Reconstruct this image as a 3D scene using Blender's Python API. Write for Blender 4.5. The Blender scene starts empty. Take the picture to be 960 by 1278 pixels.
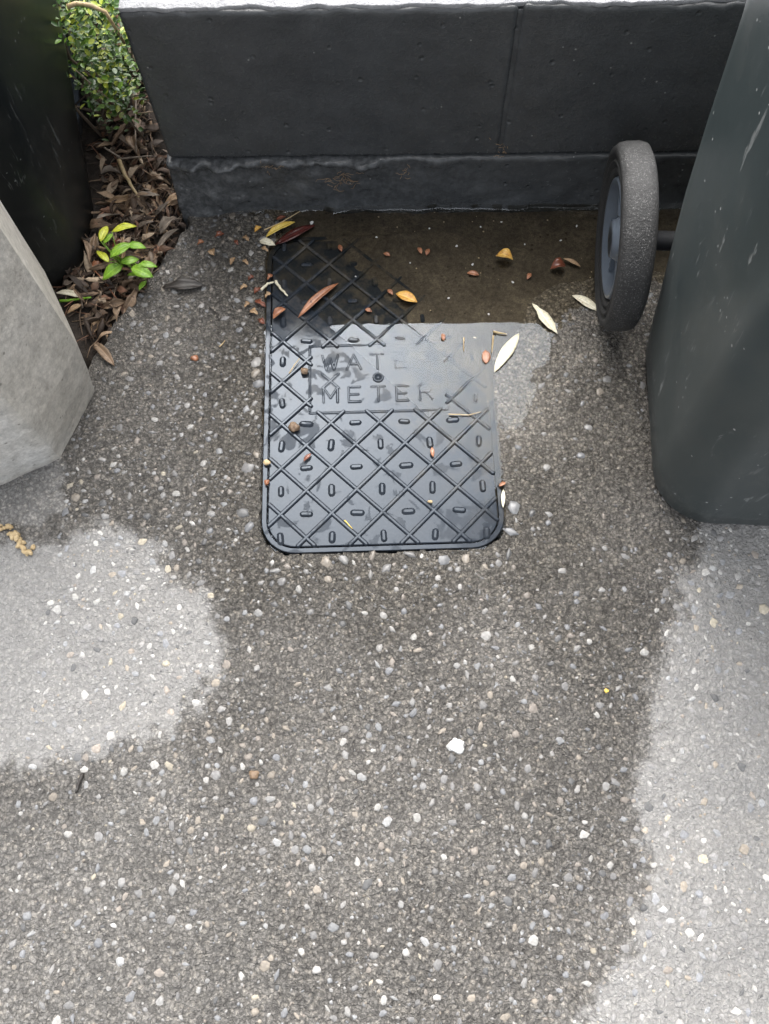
import bpy, bmesh, math, random
import numpy as np
from mathutils import Vector, Matrix
rnd = random.Random(7)
rng = np.random.default_rng(11)
R = math.radians
scene = bpy.context.scene
col = scene.collection

# ------------------------------------------------------------------ camera
PW, PH = 960, 1278                        # photograph size (pixels -> directions)
F_PX, PITCH, ROLL, YAW = 1032.6, 1.2202, -0.0509, 0.0496
CAM = np.array([0.0, -0.7279, 0.8581])
def _basis():
    cp, sp = math.cos(PITCH), math.sin(PITCH)
    c, s = math.cos(YAW), math.sin(YAW)
    Rz = np.array([[c, -s, 0], [s, c, 0], [0, 0, 1]])
    fw, up, rt = Rz @ [0, cp, -sp], Rz @ [0, sp, cp], Rz @ [1., 0, 0]
    c, s = math.cos(ROLL), math.sin(ROLL)
    return c * rt + s * up, -s * rt + c * up, fw
RT, UP, FW = _basis()
def G(px, py, z=0.0):
    """point at height z that the photograph shows at pixel px, py"""
    d = FW * F_PX + RT * (px - PW / 2) - UP * (py - PH / 2)
    p = CAM + d * ((z - CAM[2]) / d[2])
    return Vector((p[0], p[1], z))
cam_d = bpy.data.cameras.new('camera')
cam_d.sensor_fit = 'VERTICAL'; cam_d.sensor_height = 24.0
cam_d.lens = F_PX / PH * 24.0
cam_d.clip_start = 0.02; cam_d.clip_end = 500
cam = bpy.data.objects.new('camera', cam_d); col.objects.link(cam)
M4 = Matrix(((RT[0], UP[0], -FW[0], CAM[0]), (RT[1], UP[1], -FW[1], CAM[1]), (RT[2], UP[2], -FW[2], CAM[2]), (0, 0, 0, 1)))
cam.matrix_world = M4
scene.camera = cam
scene.render.resolution_x, scene.render.resolution_y = 769, 1024

# ------------------------------------------------------------------ light: bright overcast
SUN_DIR = Vector((-0.10, 0.62, 1.0)).normalized()
world = bpy.data.worlds.new('World'); scene.world = world; world.use_nodes = True
wn, wl = world.node_tree.nodes, world.node_tree.links
wn.clear()
sky = wn.new('ShaderNodeTexSky'); sky.sky_type = 'NISHITA'; sky.sun_disc = False
sky.sun_elevation = math.asin(SUN_DIR.z); sky.sun_rotation = math.atan2(SUN_DIR.x, SUN_DIR.y)
sky.dust_density = 6.0; sky.air_density = 1.0; sky.ozone_density = 1.0
hsv = wn.new('ShaderNodeHueSaturation'); hsv.inputs['Saturation'].default_value = 0.24
bg = wn.new('ShaderNodeBackground'); bg.inputs['Strength'].default_value = 0.15
wo = wn.new('ShaderNodeOutputWorld')
wl.new(sky.outputs[0], hsv.inputs['Color']); wl.new(hsv.outputs[0], bg.inputs[0]); wl.new(bg.outputs[0], wo.inputs[0])
sun_d = bpy.data.lights.new('sun', 'SUN'); sun_d.energy = 1.5; sun_d.angle = R(80); sun_d.color = (1, .97, .93)
sun = bpy.data.objects.new('sun', sun_d); col.objects.link(sun)
sun.rotation_euler = SUN_DIR.to_track_quat('Z', 'Y').to_euler()
vs = scene.view_settings
vs.view_transform = 'Standard'; vs.look = 'None'; vs.gamma = 1.0; vs.use_curve_mapping = False
vs.exposure = 1.62
scene.render.engine = 'CYCLES'
scene.cycles.max_bounces = 6; scene.cycles.diffuse_bounces = 3; scene.cycles.glossy_bounces = 3; scene.cycles.transparent_max_bounces = 6

# ------------------------------------------------------------------ helpers
def tag(o, label=None, cat=None, group=None, kind=None):
    if label: o['label'] = label
    if cat: o['category'] = cat
    if group: o['group'] = group
    if kind: o['kind'] = kind
    return o
def link(name, me, mat=None, parent=None):
    o = bpy.data.objects.new(name, me); col.objects.link(o)
    if mat is not None and me is not None and not me.materials: me.materials.append(mat)
    if parent is not None: o.parent = parent
    return o
def empty(name, loc=(0, 0, 0), rz=0.0):
    o = bpy.data.objects.new(name, None); col.objects.link(o)
    o.location = loc; o.rotation_euler = (0, 0, rz); o.empty_display_size = 0.05
    return o
def mesh(name, v, f, smooth=True):
    me = bpy.data.meshes.new(name); me.from_pydata([tuple(map(float, p)) for p in v], [], [tuple(map(int, q)) for q in f]); me.update()
    if smooth: me.polygons.foreach_set('use_smooth', [True] * len(me.polygons))
    return me
def mesh_np(name, v, quads, smooth=True):
    """fast path: v (n,3) float, quads (m,k) int"""
    me = bpy.data.meshes.new(name)
    n, (m, k) = len(v), quads.shape
    me.vertices.add(n); me.vertices.foreach_set('co', np.ascontiguousarray(v, np.float32).ravel())
    me.loops.add(m * k); me.loops.foreach_set('vertex_index', np.ascontiguousarray(quads, np.int32).ravel())
    me.polygons.add(m); me.polygons.foreach_set('loop_start', np.arange(0, m * k, k, dtype=np.int32))
    me.polygons.foreach_set('use_smooth', np.full(m, smooth, dtype=bool))
    me.update(calc_edges=True); me.validate()
    return me
def fattr(me, name, vals):
    a = me.attributes.new(name, 'FLOAT', 'POINT'); a.data.foreach_set('value', np.ascontiguousarray(vals, np.float32))
def cattr(me, name, rgb):
    a = me.attributes.new(name, 'FLOAT_COLOR', 'POINT')
    c = np.ones((len(rgb), 4), np.float32); c[:, :3] = rgb
    a.data.foreach_set('color', c.ravel())
def _hash(i, j, k):
    with np.errstate(over='ignore'):
        h = i.astype(np.uint32) * np.uint32(374761393) + j.astype(np.uint32) * np.uint32(668265263) + k.astype(np.uint32) * np.uint32(2246822519)
        h = (h ^ (h >> np.uint32(13))) * np.uint32(1274126177)
        h = h ^ (h >> np.uint32(16))
    return h.astype(np.float64) / 4294967295.0
def vnoise(x, y, z=None):
    x = np.asarray(x, float); y = np.asarray(y, float); z = np.zeros_like(x) if z is None else np.asarray(z, float)
    xi, yi, zi = np.floor(x).astype(np.int64), np.floor(y).astype(np.int64), np.floor(z).astype(np.int64)
    fx, fy, fz = x - xi, y - yi, z - zi
    fx, fy, fz = [t * t * (3 - 2 * t) for t in (fx, fy, fz)]
    r = 0
    for a in (0, 1):
        for b in (0, 1):
            for c in (0, 1):
                r = r + _hash(xi + a, yi + b, zi + c) * (fx if a else 1 - fx) * (fy if b else 1 - fy) * (fz if c else 1 - fz)
    return r * 2 - 1
def fbm(x, y, z=None, o=4):
    r, a = 0, 1.0
    for i in range(o):
        r = r + a * vnoise(x * 2 ** i + 17.3 * i, y * 2 ** i - 9.1 * i, None if z is None else z * 2 ** i + 3.7 * i); a *= .5
    return r
def sstep(a, b, x):
    t = np.clip((x - a) / (b - a), 0, 1); return t * t * (3 - 2 * t)
def poly_sd(x, y, poly):
    """signed distance to polygon, negative inside"""
    P = np.array(poly, float); Q = np.roll(P, -1, 0)
    d = np.full(x.shape, 1e9); ins = np.zeros(x.shape, bool)
    for (ax, ay), (bx, by) in zip(P, Q):
        ex, ey = bx - ax, by - ay
        t = np.clip(((x - ax) * ex + (y - ay) * ey) / (ex * ex + ey * ey + 1e-12), 0, 1)
        d = np.minimum(d, np.hypot(x - ax - t * ex, y - ay - t * ey))
        cr = ((ay > y) != (by > y)) & (x < (bx - ax) * (y - ay) / (by - ay + 1e-12) + ax)
        ins ^= cr
    return np.where(ins, -d, d)
def gpoly(pts): return [tuple(G(*p))[:2] for p in pts]

# ------------------------------------------------------------------ material helpers
class NT:
    def __init__(s, name):
        s.m = bpy.data.materials.new(name); s.m.use_nodes = True
        s.n, s.l = s.m.node_tree.nodes, s.m.node_tree.links
        s.n.clear()
        s.out = s.n.new('ShaderNodeOutputMaterial')
    def new(s, t, **k):
        n = s.n.new(t)
        for a, v in k.items(): setattr(n, a, v)
        return n
    def set(s, sock, v):
        if hasattr(v, 'is_linked') or isinstance(v, bpy.types.NodeSocket): s.l.new(v, sock)
        elif isinstance(v, (tuple, list)) and len(v) == 3 and sock.type == 'RGBA': sock.default_value = (*v, 1)
        else: sock.default_value = v
    def coord(s, kind='Object', scale=None):
        c = s.new('ShaderNodeTexCoord').outputs[kind]
        if scale is not None:
            mp = s.new('ShaderNodeMapping'); s.l.new(c, mp.inputs['Vector']); mp.inputs['Scale'].default_value = scale
            return mp.outputs[0]
        return c
    def noise(s, vec, scale, detail=4, rough=.55, dist=0):
        n = s.new('ShaderNodeTexNoise'); s.l.new(vec, n.inputs['Vector'])
        n.inputs['Scale'].default_value = scale; n.inputs['Detail'].default_value = detail
        n.inputs['Roughness'].default_value = rough; n.inputs['Distortion'].default_value = dist
        return n.outputs['Fac']
    def voro(s, vec, scale, out='Distance', feature='F1', rand=1.0):
        n = s.new('ShaderNodeTexVoronoi', feature=feature); s.l.new(vec, n.inputs['Vector'])
        n.inputs['Scale'].default_value = scale; n.inputs['Randomness'].default_value = rand
        return n.outputs[out]
    def ramp(s, fac, stops, interp='LINEAR'):
        n = s.new('ShaderNodeValToRGB'); s.l.new(fac, n.inputs[0]); e = n.color_ramp.elements
        n.color_ramp.interpolation = interp
        while len(e) < len(stops): e.new(0.5)
        for el, (p, c) in zip(e, stops):
            el.position = p; el.color = (*c, 1) if isinstance(c, (tuple, list)) else (c, c, c, 1)
        return n.outputs[0]
    def mix(s, fac, a, b, mode='MIX'):
        n = s.new('ShaderNodeMix', data_type='RGBA', blend_type=mode)
        s.set(n.inputs[0], fac); s.set(n.inputs[6], a); s.set(n.inputs[7], b)
        return n.outputs[2]
    def math(s, op, a, b=0.0, clamp=False):
        n = s.new('ShaderNodeMath', operation=op, use_clamp=clamp); s.set(n.inputs[0], a); s.set(n.inputs[1], b)
        return n.outputs[0]
    def attr(s, name, out='Fac'):
        return s.new('ShaderNodeAttribute', attribute_name=name).outputs[out]
    def bump(s, h, strength=.5, dist=.002, prev=None):
        n = s.new('ShaderNodeBump'); s.set(n.inputs['Height'], h); n.inputs['Strength'].default_value = strength
        n.inputs['Distance'].default_value = dist
        if prev is not None: s.l.new(prev, n.inputs['Normal'])
        return n.outputs[0]
    def bsdf(s, base, rough=.6, normal=None, ior=1.5, **k):
        b = s.new('ShaderNodeBsdfPrincipled')
        s.set(b.inputs['Base Color'], base); s.set(b.inputs['Roughness'], rough); b.inputs['IOR'].default_value = ior
        if normal is not None: s.l.new(normal, b.inputs['Normal'])
        for a, v in k.items(): s.set(b.inputs[a.replace('_', ' ')], v)
        s.l.new(b.outputs[0], s.out.inputs['Surface'])
        return b

def mat_pavement():
    t = NT('exposed_aggregate_concrete'); o = t.coord('Object')
    wet = t.attr('wet')
    n1 = t.noise(o, 9, 5, .6); n2 = t.noise(o, 160, 4, .7); n3 = t.noise(o, 620, 3, .7)
    warp = t.new('ShaderNodeVectorMath', operation='MULTIPLY_ADD')
    nz = t.new('ShaderNodeTexNoise'); t.l.new(o, nz.inputs['Vector']); nz.inputs['Scale'].default_value = 190; nz.inputs['Detail'].default_value = 2
    t.l.new(nz.outputs['Color'], warp.inputs[0]); warp.inputs[1].default_value = (.006, .006, .006); t.l.new(o, warp.inputs[2])
    w = warp.outputs[0]
    c1 = t.voro(w, 290, 'Color'); d1 = t.voro(w, 290); d2 = t.voro(w, 560)
    sep = t.new('ShaderNodeSeparateColor'); t.l.new(c1, sep.inputs[0])
    base = t.ramp(n1, [(.3, (.285, .280, .272)), (.7, (.345, .340, .331))])
    grain = t.ramp(sep.outputs[0], [(0, (.66, .65, .64)), (.35, (.9, .9, .9)), (.72, (1.06, 1.05, 1.03)), (.9, (1.32, 1.3, 1.25)), (1, (1.55, 1.5, 1.42))])
    base = t.mix(1.0, base, grain, 'MULTIPLY')
    base = t.mix(1.0, base, t.ramp(n2, [(.3, .72), (.7, 1.24)]), 'MULTIPLY')
    base = t.mix(1.0, base, t.ramp(n3, [(.3, .74), (.7, 1.24)]), 'MULTIPLY')
    grain_gap = t.ramp(d1, [(.3, 1.0), (.6, .42)])                       # darker towards the gaps between the grains
    base = t.mix(.8, base, grain_gap, 'MULTIPLY')
    base = t.mix(t.ramp(wet, [(0, .62), (.3, .12), (.8, 0.0)]), base, (.285, .281, .273))
    wetcol = t.mix(1.0, base, t.ramp(wet, [(0, (1.10, 1.095, 1.085)), (.12, (1.0, .992, .98)), (.35, (.80, .78, .752)), (.65, (.645, .617, .582)), (1, (.68, .644, .592))]), 'MULTIPLY')
    rough = t.ramp(wet, [(0, .95), (.45, .7), (.72, .46), (1, .2)])
    h = t.math('ADD', t.math('MULTIPLY', d1, -.8), t.math('MULTIPLY', n2, 1.5))
    h = t.math('ADD', h, t.math('MULTIPLY', d2, -.4))
    film = t.attr('film'); keep = t.math('SUBTRACT', 1.0, film)           # thin water fills the relief at the puddle's edge
    h = t.math('MULTIPLY', t.math('MULTIPLY', h, keep), t.ramp(wet, [(0, .3), (.6, .45), (.9, 1.0)])); n3f = t.math('MULTIPLY', n3, keep)
    nb = t.bump(h, 1.0, .0075); nb = t.bump(n3f, .7, .0011, nb)
    rough = t.mix(film, rough, (.22, .22, .22))
    geo = t.new('ShaderNodeNewGeometry'); sz = t.new('ShaderNodeSeparateXYZ'); t.l.new(geo.outputs['Position'], sz.inputs[0])
    t.bsdf(wetcol, rough, nb, ior=1.42, Specular_IOR_Level=t.math('MULTIPLY', t.math('GREATER_THAN', sz.outputs[2], .0), .5))
    return t.m
def mat_pebble(use_attr):
    t = NT('pebble_stone' if use_attr else 'large_pebble_stone'); o = t.coord('Object')
    if use_attr: c = t.attr('tint', 'Color'); wet = t.attr('wet')
    else:
        oi = t.new('ShaderNodeObjectInfo'); c = oi.outputs['Color']; wet = oi.outputs['Alpha']
    n = t.noise(o, 420 if use_attr else 1.6, 4, .65)
    c = t.mix(1.0, c, t.ramp(n, [(.3, .72), (.7, 1.2)]), 'MULTIPLY')
    c = t.mix(1.0, c, t.ramp(wet, [(0, 1.12), (.35, .88), (.6, .76), (1, .58)]), 'MULTIPLY')
    rough = t.ramp(wet, [(0, .85), (.6, .62), (1, .38)])
    t.bsdf(c, rough, t.bump(n, .3, .0006))
    return t.m
def mat_silt():
    t = NT('brown_silt'); o = t.coord('Object')
    n = t.noise(o, 24, 6, .65); n2 = t.noise(o, 180, 4, .75); n3 = t.noise(o, 700, 2, .7)
    c = t.ramp(n, [(.3, (.036, .030, .022)), (.55, (.064, .055, .042)), (.75, (.10, .088, .068))])
    c = t.mix(1.0, c, t.ramp(n2, [(.3, .5), (.5, 1.0), (.72, 1.55)]), 'MULTIPLY')
    c = t.mix(1.0, c, t.ramp(n3, [(.35, .7), (.7, 1.35)]), 'MULTIPLY')
    fl = t.voro(o, 130); cs = t.new('ShaderNodeSeparateColor'); t.l.new(t.voro(o, 130, 'Color'), cs.inputs[0])
    fleck = t.math('MULTIPLY', t.math('LESS_THAN', fl, .14), t.math('GREATER_THAN', cs.outputs[1], .86))
    c = t.mix(fleck, c, (.42, .36, .26))
    dk = t.math('MULTIPLY', t.math('LESS_THAN', fl, .22), t.math('LESS_THAN', cs.outputs[2], .12))
    c = t.mix(dk, c, (.02, .016, .01))
    t.bsdf(c, .9, t.bump(n2, .5, .002))
    return t.m
def mat_water():
    t = NT('puddle_water'); o = t.coord('Object')
    fr = t.new('ShaderNodeFresnel'); fr.inputs['IOR'].default_value = 1.305
    n = t.noise(o, 9, 2, .5); b = t.bump(n, .03, .004)
    t.l.new(b, fr.inputs['Normal'])
    tr = t.new('ShaderNodeBsdfTransparent'); tr.inputs[0].default_value = (.86, .83, .76, 1)
    gl = t.new('ShaderNodeBsdfGlossy'); gl.inputs['Roughness'].default_value = .004; gl.inputs['Color'].default_value = (.80, .89, 1.0, 1); t.l.new(b, gl.inputs['Normal'])
    mx = t.new('ShaderNodeMixShader'); t.l.new(fr.outputs[0], mx.inputs[0]); t.l.new(tr.outputs[0], mx.inputs[1]); t.l.new(gl.outputs[0], mx.inputs[2])
    t.l.new(mx.outputs[0], t.out.inputs['Surface'])
    return t.m
def mat_lid():
    t = NT('wet_black_plastic'); o = t.coord('Object')
    n = t.noise(o, 45, 5, .65); n2 = t.noise(o, 300, 3, .6)
    c = t.mix(t.ramp(n2, [(.45, 0.0), (.75, .5)]), (.020, .025, .033), (.034, .040, .050))
    mud = t.attr('mud')
    mm = t.math('MULTIPLY', t.ramp(n, [(.42, 0.0), (.66, 1.0)]), mud, True)
    c = t.mix(mm, c, (.10, .088, .068))
    rough = t.ramp(n, [(.35, .05), (.6, .10), (.8, .2)])
    rough = t.mix(mm, rough, (.35, .35, .35))
    dry = t.math('MULTIPLY', t.ramp(t.noise(o, 34, 3, .6, .8), [(.57, 0.0), (.60, 1.0)]), t.math('SUBTRACT', 1.0, mm))
    rough = t.mix(dry, rough, (.42, .42, .42))
    geo = t.new('ShaderNodeNewGeometry'); sz = t.new('ShaderNodeSeparateXYZ'); t.l.new(geo.outputs['Position'], sz.inputs[0])
    film = t.math('GREATER_THAN', sz.outputs[2], .0)                   # no gloss of its own where it lies under water
    t.bsdf(c, rough, t.bump(n2, .05, .0006, t.bump(t.noise(o, 16, 2, .5), .10, .003)), ior=1.30, Specular_IOR_Level=t.math('MULTIPLY', film, .5), Specular_Tint=(.80, .89, 1.0))
    return t.m
def mat_wall():
    t = NT('charcoal_masonry_paint'); o = t.coord('Object')
    n = t.noise(o, 22, 5, .6); n2 = t.noise(o, 150, 4, .65); n3 = t.noise(o, 520, 3, .6)
    c = t.ramp(n, [(.3, (.046, .0495, .0525)), (.7, (.066, .0705, .074))])
    sp = t.voro(o, 75); cs = t.new('ShaderNodeSeparateColor'); t.l.new(t.voro(o, 75, 'Color'), cs.inputs[0])
    fleck = t.math('MULTIPLY', t.math('LESS_THAN', sp, .075), t.math('GREATER_THAN', cs.outputs[0], .80))
    c = t.mix(fleck, c, (.30, .30, .29))
    dirt = t.attr('dirt')
    dm = t.math('MULTIPLY', dirt, t.ramp(n2, [(.42, 0.0), (.62, 1.0)]), True)
    c = t.mix(t.math('MULTIPLY', dm, .8), c, (.12, .125, .132))
    pit = t.math('MULTIPLY', t.ramp(t.voro(o, 48), [(.0, 0.0), (.16, 1.0)]), 1.0)
    nb = t.bump(pit, .55, .003); nb = t.bump(n2, .28, .002, nb); nb = t.bump(t.noise(t.coord('Object', (1, 1, 2.2)), 330, 3, .65), .4, .0013, nb)
    t.bsdf(c, t.mix(dirt, t.ramp(n2, [(.3, .15), (.7, .32)]), (.13, .13, .13)), nb)
    return t.m
def mat_top_sheen():
    t = NT('wall_top_painted_sky_sheen'); o = t.coord('Object')
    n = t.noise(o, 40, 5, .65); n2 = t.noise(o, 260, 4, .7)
    c = t.ramp(n, [(.28, (.24, .245, .26)), (.6, (.38, .385, .40))])  # pale grey stands in for bright sky reflected by the dark top
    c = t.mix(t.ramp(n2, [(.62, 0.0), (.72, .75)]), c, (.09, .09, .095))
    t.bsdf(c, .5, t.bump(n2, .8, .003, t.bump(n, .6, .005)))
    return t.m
def mat_bin(name, col0, scuff, spec=.5):
    t = NT(name); o = t.coord('Object'); st = t.coord('Object', (9, 9, 1.2))
    n = t.noise(o, 6, 4, .6)
    c = t.mix(n, tuple(v * .8 for v in col0), tuple(v * 1.25 for v in col0))
    s1 = t.noise(st, 14, 3, .7, .6); big = t.noise(o, 11, 2, .5)
    sm = t.math('MULTIPLY', t.ramp(s1, [(.62, 0.0), (.66, 1.0)]), t.ramp(big, [(.50, 0.0), (.60, 1.0)]))
    v = t.voro(o, 85); cs = t.new('ShaderNodeSeparateColor'); t.l.new(t.voro(o, 85, 'Color'), cs.inputs[0])
    sp = t.math('MULTIPLY', t.math('LESS_THAN', v, .10), t.math('GREATER_THAN', cs.outputs[0], .70))
    low = t.attr('scuff')
    fine = t.noise(t.coord('Object', (40, 40, 12)), 9, 4, .75, 1.2)
    lo = t.math('MULTIPLY', low, t.ramp(fine, [(.55, 0.0), (.63, 1.0)]))
    m = t.math('MAXIMUM', t.math('MULTIPLY', sm, .36), t.math('MULTIPLY', sp, .9)); m = t.math('MAXIMUM', m, t.math('MULTIPLY', lo, .6))
    c = t.mix(t.math('MULTIPLY', m, scuff), c, (.42, .43, .43))
    dust = t.noise(o, 3.5, 5, .7)
    c = t.mix(t.ramp(dust, [(.45, 0.0), (.7, .16)]), c, (.2, .19, .17))
    r = t.mix(m, t.ramp(dust, [(.3, .30), (.7, .46)]), (.65, .65, .65))
    t.bsdf(c, r, t.bump(t.noise(o, 700, 2, .6), .06, .0006), Specular_IOR_Level=spec)
    return t.m
def mat_tyre():
    t = NT('worn_black_rubber'); o = t.coord('Object')
    n = t.noise(o, 30, 5, .7); n2 = t.noise(o, 420, 3, .7)
    c = t.ramp(n, [(.3, (.016, .0162, .0165)), (.7, (.036, .0362, .0365))])
    sp = t.math('MULTIPLY', t.ramp(t.noise(o, 640, 3, .7), [(.56, 0.0), (.70, 1.0)]), t.ramp(t.noise(o, 42, 3, .6), [(.35, .25), (.65, 1.0)]))
    c = t.mix(t.math('MULTIPLY', sp, t.attr('tread')), c, (.26, .258, .255))
    t.bsdf(c, .7, t.bump(n2, .8, .0016))
    return t.m
def mat_concrete():
    t = NT('weathered_cast_concrete'); o = t.coord('Object')
    n = t.noise(o, 7, 6, .65); n2 = t.noise(o, 60, 5, .7); n3 = t.noise(o, 350, 3, .6)
    c = t.ramp(n, [(.25, (.52, .505, .465)), (.5, (.63, .615, .58)), (.72, (.70, .695, .675))])
    c = t.mix(1.0, c, t.ramp(n2, [(.25, .62), (.55, 1.0), (.8, 1.15)]), 'MULTIPLY')
    c = t.mix(1.0, c, t.ramp(t.noise(o, 190, 4, .75), [(.3, .74), (.6, 1.0), (.75, 1.2)]), 'MULTIPLY')
    c = t.mix(t.ramp(t.voro(o, 55), [(.05, .7), (.11, 0.0)]), c, (.16, .15, .135))
    damp = t.math('MINIMUM', t.attr('wet'), 1.0)
    c = t.mix(damp, c, t.mix(1.0, c, (.78, .75, .70), 'MULTIPLY'))
    t.bsdf(c, t.ramp(damp, [(0, .9), (1, .55)]), t.bump(n3, .5, .0012, t.bump(n2, .2, .002)))
    return t.m
def mat_soil():
    t = NT('dark_damp_soil'); o = t.coord('Object')
    n = t.noise(o, 40, 6, .7)
    t.bsdf(t.ramp(n, [(.3, (.012, .009, .007)), (.7, (.045, .033, .024))]), .85, t.bump(n, .8, .01))
    return t.m
def mat_leaf(name, c0, c1, rough=.5, spots=None, trans=.0):
    t = NT(name); o = t.coord('Object')
    oi = t.new('ShaderNodeObjectInfo')
    mp = t.new('ShaderNodeVectorMath', operation='ADD'); t.l.new(o, mp.inputs[0])
    sc = t.new('ShaderNodeVectorMath', operation='SCALE'); t.l.new(oi.outputs['Location'], sc.inputs[0]); sc.inputs['Scale'].default_value = 37.0
    t.l.new(sc.outputs[0], mp.inputs[1])
    n = t.noise(mp.outputs[0], 95, 4, .65); n2 = t.noise(mp.outputs[0], 420, 3, .6)
    c = t.mix(t.ramp(n, [(.35, 0.0), (.68, 1.0)]), c0, c1)
    c = t.mix(1.0, c, t.ramp(n2, [(.3, .78), (.7, 1.15)]), 'MULTIPLY')
    if spots: c = t.mix(t.ramp(t.noise(mp.outputs[0], 170, 2, .5), [(.66, 0.0), (.71, .85)]), c, spots)
    c = t.mix(t.ramp(t.attr('mid'), [(.86, 0.0), (.97, .38)]), c, tuple(min(1, v * 1.7 + .02) for v in c1))
    k = {}
    t.bsdf(c, rough, t.bump(n2, .25, .0008), Transmission_Weight=0.0, **k)
    return t.m
def mat_tint(name, rough=.7):
    """colour from the point attribute tint"""
    t = NT(name); o = t.coord('Object'); n = t.noise(o, 300, 3, .6)
    c = t.mix(1.0, t.attr('tint', 'Color'), t.ramp(n, [(.3, .7), (.7, 1.2)]), 'MULTIPLY')
    t.bsdf(c, rough)
    return t.m
def mat_plain(name, c, rough=.5, metallic=0.0, var=.25, scale=60):
    t = NT(name); o = t.coord('Object'); n = t.noise(o, scale, 4, .6)
    cc = t.mix(n, tuple(v * (1 - var) for v in c), tuple(min(1, v * (1 + var)) for v in c))
    t.bsdf(cc, rough, t.bump(n, .1, .001), Metallic=metallic)
    return t.m
MAT = dict(pave=mat_pavement(), peb=mat_pebble(True), pebo=mat_pebble(False), silt=mat_silt(), water=mat_water(), lid=mat_lid(),
           wall=mat_wall(), cap=mat_top_sheen(), binr=mat_bin('grey_green_bin_plastic', (.040, .052, .054), .9), binl=mat_bin('black_bin_plastic', (.0085, .0105, .011), .3, .2),
           tyre=mat_tyre(), rim=mat_plain('slate_blue_wheel_plastic', (.10, .12, .148), .3), axle=mat_plain('dark_steel_axle', (.06, .062, .065), .35, .7),
           conc=mat_concrete(), soil=mat_soil(), tint=mat_tint('mixed_plant_matter'), tintg=mat_tint('green_foliage', .4))
LEAF = dict(yellow=mat_leaf('yellow_leaf', (.62, .42, .07), (.72, .56, .14), .4, (.3, .13, .03)),
            gold=mat_leaf('golden_leaf', (.55, .27, .05), (.72, .46, .12), .4, (.25, .09, .02)),
            orange=mat_leaf('orange_leaf', (.20, .075, .036), (.36, .16, .08), .35, (.11, .04, .02)),
            red=mat_leaf('red_brown_leaf', (.11, .035, .02), (.20, .065, .034), .3),
            maroon=mat_leaf('maroon_leaf', (.045, .010, .008), (.09, .02, .016), .15),
            cream=mat_leaf('cream_leaf', (.62, .57, .42), (.72, .68, .53), .45, (.4, .3, .15)),
            straw=mat_leaf('straw_tan_leaf', (.40, .29, .15), (.55, .43, .25), .6),
            brown=mat_leaf('dry_brown_leaf', (.12, .078, .048), (.24, .165, .105), .6, (.05, .03, .02)),
            tan=mat_leaf('dry_tan_leaf', (.26, .165, .09), (.38, .26, .15), .6, (.1, .06, .03)),
            grey=mat_leaf('grey_brown_leaf', (.16, .13, .10), (.26, .215, .17), .65),
            black=mat_leaf('sodden_black_leaf', (.016, .013, .011), (.034, .028, .024), .45),
            lime=mat_leaf('lime_yellow_leaf', (.40, .45, .03), (.52, .53, .05), .45),
            green=mat_leaf('fresh_green_leaf', (.13, .28, .02), (.22, .38, .035), .45),
            white=mat_leaf('white_fleck', (.5, .5, .49), (.62, .62, .6), .6))

# ------------------------------------------------------------------ heights (metres above the water level)
HP = [(450, 265, -11), (650, 260, -12), (757, 258, -10), (500, 350, -13), (620, 380, -10), (700, 330, -9), (560, 300, -12), (390, 330, -8), (400, 275, -8),
      (640, 605, 2.5), (652, 540, .6), (672, 470, .2), (700, 408, 1.2), (690, 432, 1.6), (722, 396, 1.2), (745, 395, 1.0), (668, 395, -1.5), (690, 385, -1.5), (790, 405, 1.2),
      (640, 400, -4), (560, 400, -9), (640, 470, -2), (632, 520, -1.2),
      (320, 320, 3), (318, 285, 2), (280, 290, 4), (330, 268, 0), (300, 400, 5), (250, 350, 7), (318, 500, 6), (200, 500, 10), (100, 600, 14), (318, 620, 8),
      (340, 720, 9), (480, 720, 7), (620, 720, 5), (700, 600, 4.5), (720, 500, 3), (800, 550, 6), (830, 450, 3), (900, 380, 0), (960, 300, -5), (860, 280, -8),
      (480, 850, 9), (480, 1000, 12), (100, 1100, 17), (0, 1278, 20), (960, 1278, 18), (900, 800, 11), (700, 900, 10), (0, 800, 15), (200, 420, 8), (150, 450, 9)]
_hp = np.array([(*tuple(G(a, b))[:2], c * .001) for a, b, c in HP])
def ground_base(x, y):
    num = np.zeros_like(x); den = np.full_like(x, 1e-9)
    for hx, hy, hz in _hp:
        w = np.exp(-((x - hx) ** 2 + (y - hy) ** 2) / (2 * .038 ** 2)) + 2e-5 / (1 + ((x - hx) ** 2 + (y - hy) ** 2) / .02)
        num += w * hz; den += w
    return num / den
# meter cover frame of reference: (a, b) in metres, a to the right, b away from the camera
LX, LY, LROT, PP = -.1291, -.4201, .0357, .056
LA0, LA1, LB0, LB1 = -.0210, .2450, -.0445, .3765
def lid_xy(a, b):
    c, s = math.cos(LROT), math.sin(LROT); return LX + c * a - s * b, LY + s * a + c * b
_q0, _q1 = G(336, 345), G(640, 625)
_ln = Vector((_q1.y - _q0.y, -(_q1.x - _q0.x))).normalized()
_ln = _ln if _ln.dot(Vector((LX - _q0.x, LY - _q0.y))) > 0 else -_ln
LSL = .036
def lid_z(x, y): return ((x - _q0.x) * _ln.x + (y - _q0.y) * _ln.y) * LSL + .0002
def lid_sd(x, y, grow=0.0, r=.036):
    c, s = math.cos(LROT), math.sin(LROT)
    a = (x - LX) * c + (y - LY) * s; b = -(x - LX) * s + (y - LY) * c
    qa = np.abs(a - (LA0 + LA1) / 2) - ((LA1 - LA0) / 2 + grow - r); qb = np.abs(b - (LB0 + LB1) / 2) - ((LB1 - LB0) / 2 + grow - r)
    return np.hypot(np.maximum(qa, 0), np.maximum(qb, 0)) + np.minimum(np.maximum(qa, qb), 0) - r
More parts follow.
